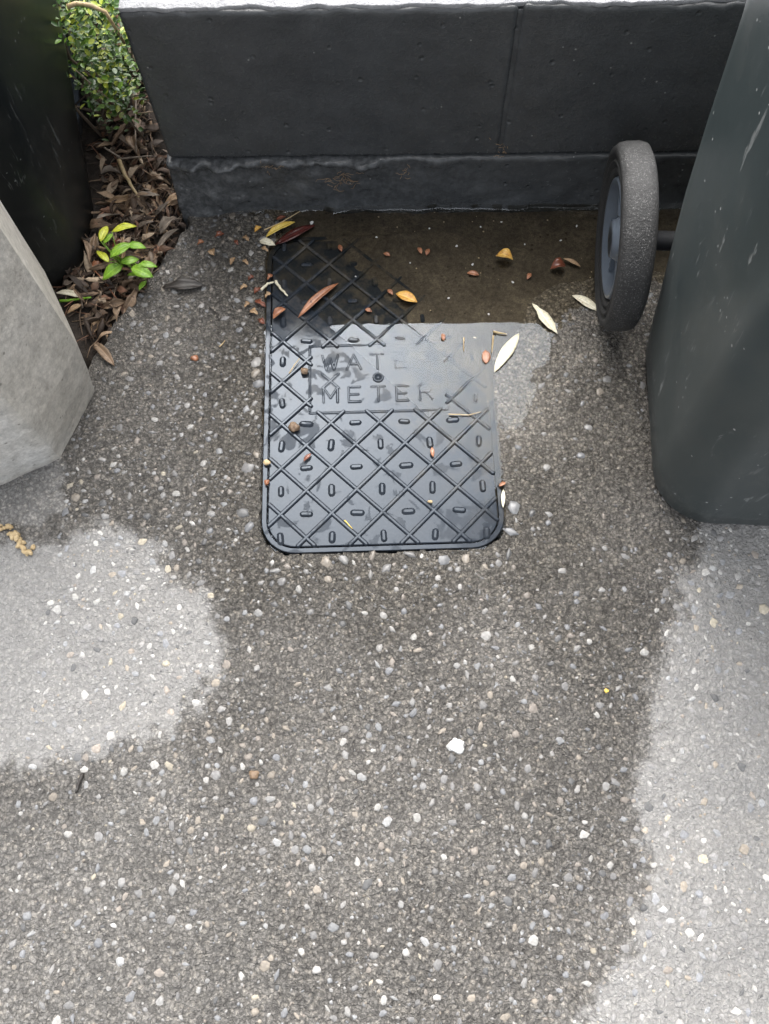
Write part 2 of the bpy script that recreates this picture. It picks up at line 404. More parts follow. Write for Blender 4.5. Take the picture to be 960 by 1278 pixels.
SOIL_EDGE = [tuple(G(*p))[:2] for p in ((100, 500), (122, 452), (150, 405), (195, 348), (222, 305), (238, 282))]
def soil_side(x, y):
    """distance to the left of the pavement's broken edge (positive = soil)"""
    ys = np.array([p[1] for p in SOIL_EDGE]); xs = np.array([p[0] for p in SOIL_EDGE])
    ex = np.interp(y, ys, xs)
    return ex - x
def ground_z(x, y):
    z = ground_base(x, y)
    near = np.exp(-np.maximum(np.hypot(x, y + .45) - .8, 0) * 2)
    z = z + near * (.30 + .70 * sstep(.0005, .006, z)) * (.0013 * fbm(x * 28, y * 28, o=3) + .0007 * fbm(x * 130, y * 130, o=2))
    e = lid_sd(x, y, .0015) + .0012 * vnoise(x * 190, y * 190)
    z = np.where(e < 0, np.minimum(z, -.034), z)
    drop = sstep(0, .012, soil_side(x, y) + .004 * vnoise(x * 90, y * 90)) * (y > -.30) * (x > -1.6) * (y < .9)
    return z - .03 * drop
# ------------------------------------------------------------------ pavement: one sheet to the horizon
def axis(lo, hi, step, far):
    core = np.arange(lo, hi + step / 2, step)
    out, d, s = [], 0.0, step
    while d < far:
        s *= 1.35; d += s; out.append(d)
    out = np.array(out)
    return np.concatenate([lo - out[::-1], core, hi + out])
gx = axis(-.50, .50, .0017, 120); gy = axis(-.95, .03, .0017, 120)
X, Y = np.meshgrid(gx, gy)
Z = ground_z(X, Y)
def wetness(x, y):
    nx = .018 * fbm(x * 13, y * 13, o=3) + .009 * fbm(x * 110, y * 110, o=3); ny = .018 * fbm(x * 13 + 50, y * 13 - 30, o=3) + .009 * fbm(x * 110 + 9, y * 110 + 31, o=3)
    u, v = x + nx, y + ny
    w = .70 + .11 * fbm(x * 7, y * 7, o=4) - .06 * sstep(-.5, -.85, y)
    # damp, drying area toward the kerb side and soaked ring round the puddle
    pool = poly_sd(u, v, gpoly([(330, 262), (345, 420), (330, 690), (480, 700), (640, 680), (660, 560), (760, 420), (1000, 420), (1000, 250)]))
    w = w + .30 * sstep(.12, .0, pool)
    rt_wet = poly_sd(u, v, gpoly([(640, 450), (800, 400), (840, 640), (800, 760), (760, 900), (690, 820), (640, 700)]))
    w = w + .24 * sstep(.05, -.03, rt_wet)
    bl = G(60, 1230); w = w - .17 * np.exp(-((x - bl.x) ** 2 + (y - bl.y) ** 2) / .045)
    ul = G(230, 560); w = w + .03 * np.exp(-((x - ul.x) ** 2 + (y - ul.y) ** 2) / .02)
    d1 = poly_sd(u, v, gpoly([(-30, 694), (45, 686), (120, 664), (190, 684), (222, 712), (252, 730), (262, 790), (276, 822), (240, 872), (182, 902), (140, 938), (70, 950), (28, 982), (-120, 985), (-300, 760)]))
    d2 = poly_sd(u, v, gpoly([(875, 645), (850, 715), (828, 775), (806, 850), (816, 900), (800, 980), (790, 1050), (798, 1110), (780, 1180), (742, 1235), (735, 1290), (700, 1500), (1500, 1500), (1500, 600)]))
    d3 = poly_sd(u, v, gpoly([(-60, 560), (78, 570), (96, 600), (88, 640), (40, 672), (-60, 685)]))
    w = w - (w - .0) * sstep(.017, -.011, d1); w = w - (w - .0) * sstep(.018, -.011, d2); w = w - (w - .14) * sstep(.008, -.008, d3) * .9
    return np.clip(w, 0, 1)
WETG = np.where(np.hypot(X, Y + .45) < 1.2, wetness(X, Y), .45)
ny_, nx_ = X.shape
idx = np.arange(nx_ * ny_).reshape(ny_, nx_)
quads = np.stack([idx[:-1, :-1], idx[:-1, 1:], idx[1:, 1:], idx[1:, :-1]], -1).reshape(-1, 4)
me = mesh_np('pavement', np.stack([X, Y, Z], -1).reshape(-1, 3), quads)
fattr(me, 'wet', WETG.ravel())
fattr(me, 'film', (.6 * sstep(.0030, .0,  Z + .0007 * fbm(X * 70, Y * 70, o=3)) * (np.hypot(X, Y + .45) < 1.2)).ravel())
pavement = tag(link('pavement', me, MAT['pave']), 'wet and dry grey exposed aggregate concrete pavement', None, None, 'structure')

# pebbles set in the concrete
def pebble_variant(seed, seg=8, rings=3):
    r = np.random.default_rng(seed); V = []
    wob = 1 + .2 * r.standard_normal(seg)
    for k in range(rings):
        th = math.pi / 2 * k / rings * 1.0
        for s in range(seg):
            a = 2 * math.pi * s / seg + .2 * k
            q = math.cos(th) * (wob[s] * (1 - k / rings) + k / rings)
            V.append((q * math.cos(a), q * math.sin(a), math.sin(th)))
    V = [(x, y, z) for x, y, z in V]
    V = [(V[s][0] * .96, V[s][1] * .96, -.5) for s in range(seg)] + V + [(0, 0, 1.0)]
    F = []
    for k in range(rings):
        for s in range(seg):
            a, b = k * seg + s, k * seg + (s + 1) % seg
            F.append((a, b, b + seg, a + seg))
    top = len(V) - 1; k = rings * seg
    T = [(k + s, k + (s + 1) % seg, top) for s in range(seg)]
    tris = T + [t for q in F for t in ((q[0], q[1], q[2]), (q[0], q[2], q[3]))]
    return np.array(V), np.array(tris)
PV = [pebble_variant(100 + i) for i in range(8)]
N = 19000
px = rng.uniform(-.47, .47, N); py = rng.uniform(-.93, .0, N)
u = rng.random(N)
pr = .00115 + 0.0038 * u ** 2.9 + .0006 * rng.random(N)
dens = np.clip(.62 + .35 * fbm(px * 9, py * 9, o=2), .15, 1)
rt_z = poly_sd(px, py, gpoly([(625, 430), (800, 400), (845, 640), (800, 760), (740, 780), (640, 700)]))
dens *= np.where(rt_z < 0, .35, 1)
edge = lid_sd(px, py, .002)
nearlid = (edge > .003) & (edge < .02) & (px < LX + .30)
pr = np.where(nearlid & (rng.random(N) < .5), pr * 1.5 + .0008, pr)
keep = (rng.random(N) < dens) & (edge > .003) & (soil_side(px, py) < -.003) & (ground_base(px, py) > -.0005)
px, py, pr = px[keep], py[keep], pr[keep]
order = np.argsort(-pr); px, py, pr = px[order], py[order], pr[order]
# big ones must not overlap each other
sel = np.ones(len(px), bool)
for i in range(min(len(px), 1800)):
    if not sel[i]: continue
    d = np.hypot(px[i + 1:] - px[i], py[i + 1:] - py[i]); sel[i + 1:] &= d > (pr[i] + pr[i + 1:]) * .95
px, py, pr = px[sel], py[sel], pr[sel]; N = len(px)
pz = ground_z(px, py); pw = wetness(px, py)
MATRIX = np.array([(.31, .305, .295), (.26, .255, .25), (.35, .34, .325), (.28, .285, .29), (.33, .29, .24), (.22, .215, .21), (.24, .245, .255), (.30, .265, .23), (.13, .13, .13)])
PALE = np.array([(.43, .42, .395), (.48, .465, .44), (.38, .38, .375), (.40, .36, .285), (.45, .44, .415)])
lf_ = G(170, 760); p_pale = .05 + .22 * np.exp(-((px - lf_.x) ** 2 + (py - lf_.y) ** 2) / .04) + .10 * sstep(-.6, -.85, py) + .12 * (pw < .2)
pt = np.where((rng.random(N) < p_pale)[:, None], PALE[rng.integers(0, len(PALE), N)], MATRIX[rng.integers(0, len(MATRIX), N)]) * rng.uniform(.85, 1.12, (N, 1))
asp = rng.uniform(.42, .92, N); rot = rng.uniform(0, 2 * math.pi, N); flat = rng.uniform(.12, .27, N); flat = np.where(pr < .002, .6, flat)
pmeshes = []
for k, (V, T) in enumerate(PV):
    pmeshes.append(mesh_np('pebble', V, T)); pmeshes[-1].materials.append(MAT['pebo'])
for i in range(300):
    o = bpy.data.objects.new('pebble', pmeshes[i % 8]); col.objects.link(o); o.parent = pavement
    o.location = (px[i], py[i], pz[i] - .0004); o.rotation_euler = (rng.uniform(-.1, .1), rng.uniform(-.1, .1), rot[i])
    o.scale = (pr[i], pr[i] * asp[i], pr[i] * flat[i] + .0006); o.color = (*pt[i], float(pw[i]))
VV, TT, CC, WW, off = [], [], [], [], 0
for i in range(300, N):
    V, T = PV[i % 8]; c, s = math.cos(rot[i]), math.sin(rot[i])
    q = V * (pr[i], pr[i] * asp[i], pr[i] * flat[i] + .0004)
    VV.append(np.stack([px[i] + q[:, 0] * c - q[:, 1] * s, py[i] + q[:, 0] * s + q[:, 1] * c, pz[i] - .0004 + q[:, 2]], 1))
    TT.append(T + off); off += len(V); CC.append(np.repeat(pt[i][None], len(V), 0)); WW.append(np.full(len(V), pw[i]))
me = mesh_np('small_pebbles', np.concatenate(VV), np.concatenate(TT)); cattr(me, 'tint', np.concatenate(CC)); fattr(me, 'wet', np.concatenate(WW))
tag(link('small_pebbles', me, MAT['peb'], pavement), kind='stuff')

# ------------------------------------------------------------------ silt on the puddle's floor, water over it
sx = np.arange(-.20, 1.2, .003); sy = np.arange(-.42, .0005, .003)
SX, SY = np.meshgrid(sx, sy)
gb = ground_base(SX, SY)
onlid = lid_sd(SX, SY) < 0
qa, qb = G(400, 285), G(606, 490)
nn = Vector((qb.y - qa.y, -(qb.x - qa.x))).normalized(); nn = nn if nn.x > 0 else -nn
side = (SX - qa.x) * nn.x + (SY - qa.y) * nn.y                       # > 0: beyond the line where the cover sinks under the silt
SZ = np.where(onlid, lid_z(SX, SY) + np.clip(side * .085, -.02, .0048) + .0007 * fbm(SX * 45, SY * 45, o=3), gb + .0022 - .0075 * sstep(-.0042, .0, gb) + .0007 * fbm(SX * 40, SY * 40, o=3))
SZ = np.minimum(SZ, -.0008)
i2 = np.arange(SX.size).reshape(SX.shape)
me = mesh_np('silt', np.stack([SX, SY, SZ], -1).reshape(-1, 3), np.stack([i2[:-1, :-1], i2[:-1, 1:], i2[1:, 1:], i2[1:, :-1]], -1).reshape(-1, 4))
tag(link('silt', me, MAT['silt']), 'dark brown silt with pale flecks on the puddle floor', 'silt', None, 'stuff')
XE, BL, H1, HB = -.2701, .390, .0855, .1903           # block wall: end, block length, base course, block height
def base_disp(P):
    o = np.zeros_like(P); x, z = P[:, 0], P[:, 2]
    left = sstep(XE + .42, XE + .20, x) * (.55 + .45 * vnoise(x * 26, x * 0))
    lip = np.exp(-((z - (H1 - .004)) / .007) ** 2)
    front = sstep(.06, .0, P[:, 1])
    n_ = fbm(x * 40, z * 40, o=4)
    o[:, 1] = front * (-.0016 * n_ * (1 + 1.8 * left) - (.011 * np.clip(left, 0, 1) + .0015) * lip * (1 + .7 * vnoise(x * 70, z * 12 + 4)))
    corner = sstep(XE + .12, XE, x)
    o[:, 1] -= front * corner * (.012 * sstep(H1, -.01, z) + .005 * np.abs(n_))
    o[:, 2] = front * lip * np.clip(left, 0, 1) * .0035 * fbm(x * 60, z * 0 + 8.0, o=3)
    return o
def foot_y(x):
    P = np.stack([x, np.full_like(x, -.0022), np.full_like(x, .002)], 1); return (P + base_disp(P))[:, 1]
# water sheet with a curved meniscus along the wall foot
wx = np.linspace(-.215, 1.25, 400); prof = [(-.46, 0), (-.2, 0), (-.016, 0), (-.0115, .0003), (-.0080, .0011), (-.0048, .0021), (-.0024, .0032), (-.0010, .0044), (.002, .0056)]
wfront = foot_y(wx)
V = [(x, yy + (wfront[i] if yy > -.1 else 0), zz) for i, x in enumerate(wx) for yy, zz in prof]; k = len(prof)
F = [(i * k + j, (i + 1) * k + j, (i + 1) * k + j + 1, i * k + j + 1) for i in range(len(wx) - 1) for j in range(k - 1)]
tag(link('water', mesh('water', V, F), MAT['water']), 'shallow still puddle against the foot of the dark wall', None, None, 'structure')

# ------------------------------------------------------------------ water meter cover
def rrect(a0, a1, b0, b1, r, n=8):
    P = []
    for cx, cy, st in ((a1 - r, b0 + r, -90), (a1 - r, b1 - r, 0), (a0 + r, b1 - r, 90), (a0 + r, b0 + r, 180)):
        for i in range(n + 1):
            t = R(st + 90 * i / n); P.append((cx + r * math.cos(t), cy + r * math.sin(t)))
    return P
def lid_place(V):
    """lid coordinates (a, b, height above plate) -> world, on the tilted cover"""
    out = []
    for a, b, h in V:
        x, y = lid_xy(a, b); out.append((x, y, lid_z(x, y) + h))
    return out
def mud_at(v):
    x = np.array([p[0] for p in v]); y = np.array([p[1] for p in v])
    s = (x - qa.x) * nn.x + (y - qa.y) * nn.y
    return np.clip(.9 + s * 7, 0.06, 1.0)
def lid_mesh(name, V, F, smooth=False):
    v = lid_place(V); m_ = mesh(name, v, F, smooth); fattr(m_, 'mud', mud_at(v)); m_.materials.append(MAT['lid']); return m_
cover = empty('water_meter_cover', (*lid_xy(.112, .166), 0))
tag(cover, 'black plastic rectangular cover with raised diamond grid and WATER METER lettering, half under the puddle', 'meter cover')
inv = Matrix.Translation(-Vector(cover.location))
def cov(name, me):
    me.transform(inv); return link(name, me, None, cover)
def rings(loops, cap=True):
    n = len(loops[0]); V = [p for l in loops for p in l]; F = []
    for k in range(len(loops) - 1):
        for i in range(n): F.append((k * n + i, k * n + (i + 1) % n, (k + 1) * n + (i + 1) % n, (k + 1) * n + i))
    if cap: F.append(tuple(range((len(loops) - 1) * n, len(loops) * n)))
    return V, F
def loop(inset, h, r): return [(a, b, h) for a, b in rrect(LA0 + inset, LA1 - inset, LB0 + inset, LB1 - inset, max(.004, r - inset))]
RC = .038
V, F = rings([loop(.0070, -.012, RC), loop(.0070, -.0008, RC), loop(.0080, 0, RC)], False)
# plate surface as a grid so that the silt film can vary across it
n = 36; base_i = len(V)
V2, F2 = rings([loop(.0080, 0, RC), loop(.06, 0, RC), loop(.115, 0, RC)], True)
F = F + [tuple(i + base_i for i in f) for f in F2]; V = V + V2
cov('plate', lid_mesh('plate', V, F))
V, F = rings([loop(0, -.03, RC), loop(0, -.0008, RC), loop(.0007, -.0002, RC), loop(.0051, -.0002, RC), loop(.0056, -.0008, RC), loop(.0056, -.03, RC)], False)
cov('rim', lid_mesh('rim', V, F))
def bar(p, q, w=.0052, wt=.0030, h=.0026, n=5, ext=True):
    """raised round-ended bar from p to q in lid coordinates"""
    p, q = Vector(p), Vector(q); d = (q - p).normalized(); s = Vector((-d.y, d.x)); L = []
    for ww, hh in ((w / 2 * 1.12, -.0006), (w / 2, .0004), (wt / 2 + .0003, h - .0005), (wt / 2 - .0006, h)):
        lp = []
        for c, sg in ((q, 1), (p, -1)):
            for i in range(n + 1):
                t = -math.pi / 2 + math.pi * i / n
                v = c + (d * math.cos(t) + s * math.sin(t)) * sg * ww; lp.append((v.x, v.y, hh))
        L.append(lp)
    return rings(L)
def joinp(parts):
    V, F = [], []
    for v, f in parts:
        F += [tuple(i + len(V) for i in q) for q in f]; V += v
    return V, F
BX0, BX1, BY0, BY1 = .032, .192, .1245, .2145          # lettered panel
EX0, EX1, EY0, EY1 = -.0125, .2365, -.0365, .3690
def clip(p, d, x0, x1, y0, y1):
    t0, t1 = -9, 9
    for c, dd, lo, hi in ((p[0], d[0], x0, x1), (p[1], d[1], y0, y1)):
        a, b = (lo - c) / dd, (hi - c) / dd
        t0, t1 = max(t0, min(a, b)), min(t1, max(a, b))
    return t0, t1
AR = .9905
for sgn in (1, -1):
    for k in range(-8, 12):
        p, d = (k * PP, 0.0), (1.0, sgn * AR)
        t0, t1 = clip(p, d, EX0, EX1, EY0, EY1)
        if t1 - t0 < .02: continue
        segs = [(t0, t1)]
        u0, u1 = clip(p, d, BX0 + .001, BX1 - .001, BY0 + .001, BY1 - .001)
        if u1 > u0: segs = [(t0, u0), (u1, t1)]
        for s0, s1 in segs:
            if s1 - s0 < .008: continue
            V, F = bar((p[0] + d[0] * s0, p[1] + d[1] * s0), (p[0] + d[0] * s1, p[1] + d[1] * s1), h=.0026 + sgn * .00007)
            cov('ridge', lid_mesh('ridge', V, F))
for ua in range(0, 5):
    for vb in range(-1, 8):
        for (a, b, hor) in (((ua + .5) * PP, vb * PP * AR, True), (ua * PP, (vb + .5) * PP * AR, False)):
            if not (EX0 < a < EX1 and EY0 + .004 < b < EY1 - .004): continue
            if BX0 - .006 < a < BX1 + .006 and BY0 - .006 < b < BY1 + .006: continue
            lg = rnd.uniform(.0034, .0045); tl = rnd.uniform(-.0005, .0005)
            dx, dy = (lg, tl) if hor else (tl, lg)
            V, F = bar((a - dx, b - dy), (a + dx, b + dy), w=rnd.uniform(.0066, .0078), wt=rnd.uniform(.0032, .0042), h=.0025, n=5)
            cov('lug', lid_mesh('lug', V, F))
for (p, q) in (((BX0, BY0), (BX1, BY0)), ((BX0, BY1), (BX1, BY1)), ((BX0, BY0 + .003), (BX0, BY1 - .003)), ((BX1, BY0 + .003), (BX1, BY1 - .003))):
    V, F = bar(p, q, w=.0034, wt=.0018, h=.0010); cov('panel_border', lid_mesh('panel_border', V, F))
for ua in (1, 3):
    cx, cy = ua * PP, 3 * PP * AR; e = .0095
    for s in (1, -1):
        V, F = bar((cx - e, cy - s * e), (cx + e, cy + s * e), w=.0044, wt=.0024, h=.0009 + s * .00006); cov('ridge', lid_mesh('ridge', V, F))
GL = {'W': [(-.5, .5, -.25, -.5), (-.25, -.5, 0, .3), (0, .3, .25, -.5), (.25, -.5, .5, .5)], 'A': [(-.45, -.5, 0, .5), (0, .5, .45, -.5), (-.27, -.14, .27, -.14)],
      'T': [(-.42, .5, .42, .5), (0, .46, 0, -.5)], 'E': [(-.36, -.5, -.36, .5), (-.34, .5, .36, .5), (-.34, 0, .24, 0), (-.34, -.5, .36, -.5)],
      'R': [(-.38, -.5, -.38, .5), (-.36, .5, .18, .5), (.18, .5, .36, .34), (.36, .34, .36, .16), (.36, .16, .18, .02), (.18, .02, -.36, .02), (.02, .0, .4, -.5)],
      'M': [(-.44, -.5, -.44, .5), (-.44, .5, 0, -.2), (0, -.2, .44, .5), (.44, .5, .44, -.5)]}
for word, bb in (('WATER', .1915), ('METER', .1480)):
    for i, ch in enumerate(word):
        ca = .1115 + (i - 2) * .0278
        parts = [bar((ca + x0 * .0185, bb + y0 * .0195), (ca + x1 * .0185, bb + y1 * .0195), w=.0036, wt=.0020, h=.0009 + .00004 * j, n=3) for j, (x0, y0, x1, y1) in enumerate(GL[ch])]
        V, F = joinp(parts); cov('letter', lid_mesh('letter', V, F))
bc = (2 * PP, 3.06 * PP * AR); L = []
for r_, h_ in ((.0068, -.0005), (.0066, .0008), (.0058, .0014), (.0042, .0014), (.0036, .0002)):
    L.append([(bc[0] + r_ * math.cos(2 * math.pi * i / 18), bc[1] + r_ * math.sin(2 * math.pi * i / 18), h_) for i in range(18)])
cov('boss', lid_mesh('boss', *rings(L), True))

# ------------------------------------------------------------------ block wall
def rbox(x0, x1, y0, y1, z0, z1, step, rad, fn):
    """closed box with a fine front, top and ends, rounded edges and displacement fn(p)->offset"""
    bm = bmesh.new()
    bmesh.ops.create_cube(bm, size=1)
    bmesh.ops.transform(bm, matrix=Matrix.Translation(((x0 + x1) / 2, (y0 + y1) / 2, (z0 + z1) / 2)) @ Matrix.Diagonal((x1 - x0, y1 - y0, z1 - z0, 1)), verts=bm.verts)
    for ax, lo, hi in ((0, x0, x1), (1, y0, y1), (2, z0, z1)):
        n_ = max(2, int((hi - lo) / (step if ax != 1 else step * 3)))
        ts = [lo + (hi - lo) * i / n_ for i in range(1, n_)] + ([lo + rad * .5, hi - rad * .5] if rad else [])
        for t in sorted(ts):
            no = [0, 0, 0]; no[ax] = 1; co = [0, 0, 0]; co[ax] = t
            bmesh.ops.bisect_plane(bm, geom=bm.verts[:] + bm.edges[:] + bm.faces[:], plane_co=co, plane_no=no, dist=1e-6)
    me_ = bpy.data.meshes.new('b'); bm.to_mesh(me_); bm.free()
    n_ = len(me_.vertices); P = np.empty(n_ * 3, np.float32); me_.vertices.foreach_get('co', P); P = P.reshape(-1, 3).astype(float)
    lo, hi = np.array([x0, y0, z0]) + rad, np.array([x1, y1, z1]) - rad
    inner = np.clip(P, lo, hi); d = P - inner; L_ = np.linalg.norm(d, axis=1, keepdims=True)
    P = np.where(L_ > 1e-9, inner + d / np.maximum(L_, 1e-9) * rad, P)
    P = P + fn(P)
    me_.vertices.foreach_set('co', P.astype(np.float32).ravel()); me_.update()
    me_.polygons.foreach_set('use_smooth', [True] * len(me_.polygons))
    return me_, P
def blk_disp(seed):
    def fn(P):
        o = np.zeros_like(P)
        o[:, 1] = .0008 * fbm(P[:, 0] * 25 + seed, P[:, 2] * 25, o=3) + .0004 * vnoise(P[:, 0] * 160 + seed, P[:, 2] * 160)
        e = sstep(H1 + HB - .016, H1 + HB - .002, P[:, 2])
        o[:, 2] = e * .0016 * fbm(P[:, 0] * 55, P[:, 1] * 55 + seed, o=3)
        return o
    return fn
wall = empty('block_wall', (XE, 0, 0))
tag(wall, 'low charcoal painted concrete block wall with sky sheen painted pale on its top', 'wall')
def wpart(name, me, mat, parent=None):
    me.transform(Matrix.Translation((-XE, 0, 0))); me.materials.append(mat); o = link(name, me, None, wall); return o
WT = .14
for i in range(4):
    x0 = XE + BL * i; g = .0017
    me, P = rbox(x0 + (g if i else 0), x0 + BL - g, .0, WT, H1 + .001, H1 + HB, .0052, .0045, blk_disp(10 * i))
    fattr(me, 'dirt', np.clip(.55 * sstep(.014, .0, np.abs(P[:, 0] - (x0 + BL - g))) + (.5 * sstep(.014, .0, np.abs(P[:, 0] - x0 - g)) if i else 0) * 1.0, 0, 1) * .6)
    wpart('block', me, MAT['wall'])
    if i < 3:
        me, P = rbox(x0 + BL - g - .004, x0 + BL + g + .004,   .0019, WT - .004, H1 + .002, H1 + HB - .003, .006, .001, blk_disp(5 * i + 70))
        fattr(me, 'dirt', np.full(len(P), .25)); wpart('mortar_joint', me, MAT['wall'])
me, P = rbox(XE - .004, XE + BL * 4, -.0022, WT + .01, -.06, H1, .0042, .003, base_disp)
lf = sstep(XE + .45, XE + .15, P[:, 0])
fattr(me, 'dirt', np.clip(.18 + lf * (.6 * np.exp(-((P[:, 2] - H1) / .012) ** 2) + .32) + .5 * sstep(XE + .1, XE, P[:, 0]), 0, 1))
wpart('base_course', me, MAT['wall'])
def top_sheen_disp(P):
    o = np.zeros_like(P); f = sstep(.03, .0, P[:, 1])
    o[:, 1] = f * (.0022 * fbm(P[:, 0] * 50, P[:, 0] * 0 + 2, o=4)); o[:, 2] = .0009 * fbm(P[:, 0] * 40, P[:, 1] * 40, o=3)
    return o
me, P = rbox(XE + .001, XE + BL * 4, .0025, WT - .002, H1 + HB - .002, H1 + HB + .0035, .006, .0015, top_sheen_disp)
wpart('top_sky_sheen', me, MAT['cap'])  # added thin slab carrying the painted sky reflection

# ------------------------------------------------------------------ wheelie bins
def bin_loop(x0, x1, y0, y1, r, n=7):
    return rrect(x0, x1, y0, y1, r, n)
def loft(secs):
    """secs: list of (z, x0, x1, y0, y1, r)"""
    L = [[(a, b, z) for a, b in bin_loop(x0, x1, y0, y1, r)] for z, x0, x1, y0, y1, r in secs]
    n_ = len(L[0]); V = [p for l in L for p in l]; F = [tuple(reversed(range(n_)))]
    for k in range(len(L) - 1):
        for i in range(n_): F.append((k * n_ + i, k * n_ + (i + 1) % n_, (k + 1) * n_ + (i + 1) % n_, (k + 1) * n_ + i))
    F.append(tuple(range((len(L) - 1) * n_, len(L) * n_)))
    return V, F
def lathe_x(prof, seg=56):
    """profile of (x, radius) turned round the x axis"""
    V = [(x, r * math.cos(2 * math.pi * i / seg), r * math.sin(2 * math.pi * i / seg)) for x, r in prof for i in range(seg)]; F = []
    for k in range(len(prof) - 1):
        for i in range(seg): F.append((k * seg + i, (k + 1) * seg + i, (k + 1) * seg + (i + 1) % seg, k * seg + (i + 1) % seg))
    return V, F
def fix_normals(me):
    bm = bmesh.new(); bm.from_mesh(me); bmesh.ops.recalc_face_normals(bm, faces=bm.faces); bm.to_mesh(me); bm.free()
    return me
def wheel_parts(wheel, r=.099, w=.036):
    h = w / 2
    tp = [(-h + .012, r - .034), (-h + .006, r - .032), (-h + .0025, r - .027), (-h + .0055, r - .0245), (-h + .0055, r - .0235), (-h + .001, r - .0205), (-h + .001, r - .0185), (-h + .0042, r - .0165), (-h + .0042, r - .0155), (-h, r - .012), (-h + .001, r - .005), (-h + .006, r - .0012), (-h + .012, r),
          (h - .010, r), (h - .004, r - .002), (h - .0005, r - .008), (h, r - .02), (h - .006, r - .032), (h - .012, r - .034)]
    V, F = lathe_x(tp, 72); me_ = fix_normals(mesh('tyre', V, F))
    rad = np.array([math.hypot(p[1], p[2]) for p in V]); fattr(me_, 'tread', sstep(r - .012, r - .002, rad) * .9 + .08)
    link('tyre', me_, MAT['tyre'], wheel)
    rp = [(-h + .010, r - .0335), (-h + .004, r - .036), (-h + .004, r - .040), (-h + .016, r - .046), (-h + .018, .030), (-h + .010, .022), (-h + .004, .019), (-h + .004, .0),
          (h - .004, .0), (h - .004, .02), (h - .014, .026), (h - .016, r - .044), (h - .008, r - .0335)]
    V, F = lathe_x(rp, 48); me_ = fix_normals(mesh('rim', V, F)); link('rim', me_, MAT['rim'], wheel)
    for k in range(6):                                                   # spoke ribs on the wheel disc
        a = k * math.pi / 3
        bm = bmesh.new(); bmesh.ops.create_cube(bm, size=1)
        bmesh.ops.transform(bm, matrix=Matrix.Rotation(a, 4, 'X') @ Matrix.Translation((-h + .0155, 0, .039)) @ Matrix.Diagonal((.010, .005, .030, 1)), verts=bm.verts)
        me_ = bpy.data.meshes.new('spoke'); bm.to_mesh(me_); bm.free(); link('spoke', me_, MAT['rim'], wheel)
def make_bin(label, mat, loc, rz, base, grow, hgt, wheels, back_cut=.13, zo=0.0):
    """base: (width, depth, corner) of the foot; grow: widening per metre of height; wheels at the back (+y)"""
    b = empty('wheelie_bin', loc, rz); tag(b, label, 'wheelie bin')
    w, d, cr = base; S = []
    for z in (0, .004, .010, .05, .08, .105, .13, .17, .22, .30, .40, .50, .60, .70, .80, hgt):
        g = grow * max(0, z - zo); e = {0: .012, .004: .005, .010: .0015}.get(z, 0)
        back = d + back_cut * (sstep(0.0, .30, np.array(z + .02)).item()) + .2 * max(0, z - .4)
        S.append((z, -g + e, w + g - e, -g * .8 + e, back + g * .3 - e, cr + .02 * z))
    V, F = loft(S); me_ = mesh('body', V, F)
    zz = np.array([p[2] for p in V]); fattr(me_, 'scuff', sstep(.09, .0, zz) * .6)
    # finer body so that the scuff attribute and shading follow the corner
    body = link('body', me_, mat, b)
    V, F = loft([(hgt - .03, -grow * hgt - .018, w + grow * hgt + .018, -grow * hgt * .8 - .018, d + back_cut + .106 + grow * hgt * .3 + .018, cr + .03), (hgt + .004, -grow * hgt - .020, w + grow * hgt + .020, -grow * hgt * .8 - .02, d + back_cut + .106 + grow * hgt * .3 + .02, cr + .03)])
    me_ = mesh('rim_collar', V, F, False); fattr(me_, 'scuff', np.zeros(len(V))); link('rim_collar', me_, mat, b)
    V, F = loft([(hgt + .006, -grow * hgt - .024, w + grow * hgt + .024, -grow * hgt * .8 - .03, d + back_cut + .136, cr + .03), (hgt + .03, -grow * hgt - .02, w + grow * hgt + .02, -grow * hgt * .8 - .025, d + back_cut + .136, cr + .03), (hgt + .05, .02, w - .02, .03, d + back_cut, cr)])
    me_ = mesh('lid', V, F); fattr(me_, 'scuff', np.zeros(len(V))); lid = link('lid', me_, mat, b)
    V, F = lathe_x([(-w * .42, 0), (-w * .42, .013), (w * .42, .013), (w * .42, 0)], 16)
    me_ = fix_normals(mesh('handle', V, F)); fattr(me_, 'scuff', np.zeros(len(V)))
    me_.transform(Matrix.Translation((w / 2, d + back_cut + .18, hgt - .01))); link('handle', me_, mat, b)
    ax0, ax1, ay = wheels['x0'], wheels['x1'], wheels['y']
    V, F = lathe_x([(ax0, 0), (ax0, .0105), (ax1, .0105), (ax1, 0)], 20); me_ = fix_normals(mesh('axle', V, F)); me_.transform(Matrix.Translation((0, ay, .098))); link('axle', me_, MAT['axle'], b)
    for xw, sg in ((ax0, 1), (ax1, -1)):
        wh = empty('wheel', (xw, ay, .0985)); wh.parent = b
        wh.rotation_euler = (0, R(-4) * sg + (math.pi if sg < 0 else 0), 0)
        wheel_parts(wh)
    return b
make_bin('grey wheelie bin with scuffed side and one black wheel standing by the puddle', MAT['binr'], (.2885, -.4225, .0035), R(-3.0), (.40, .245, .058), .085, .93,
         dict(x0=-.055, x1=.443, y=.2865), .045, -.14)
make_bin('black wheelie bin behind the concrete pole beside the leaf litter', MAT['binl'], (-.775, -.130, .0), R(0), (.390, .17, .055), .075, .93,
         dict(x0=.03, x1=.355, y=.235))

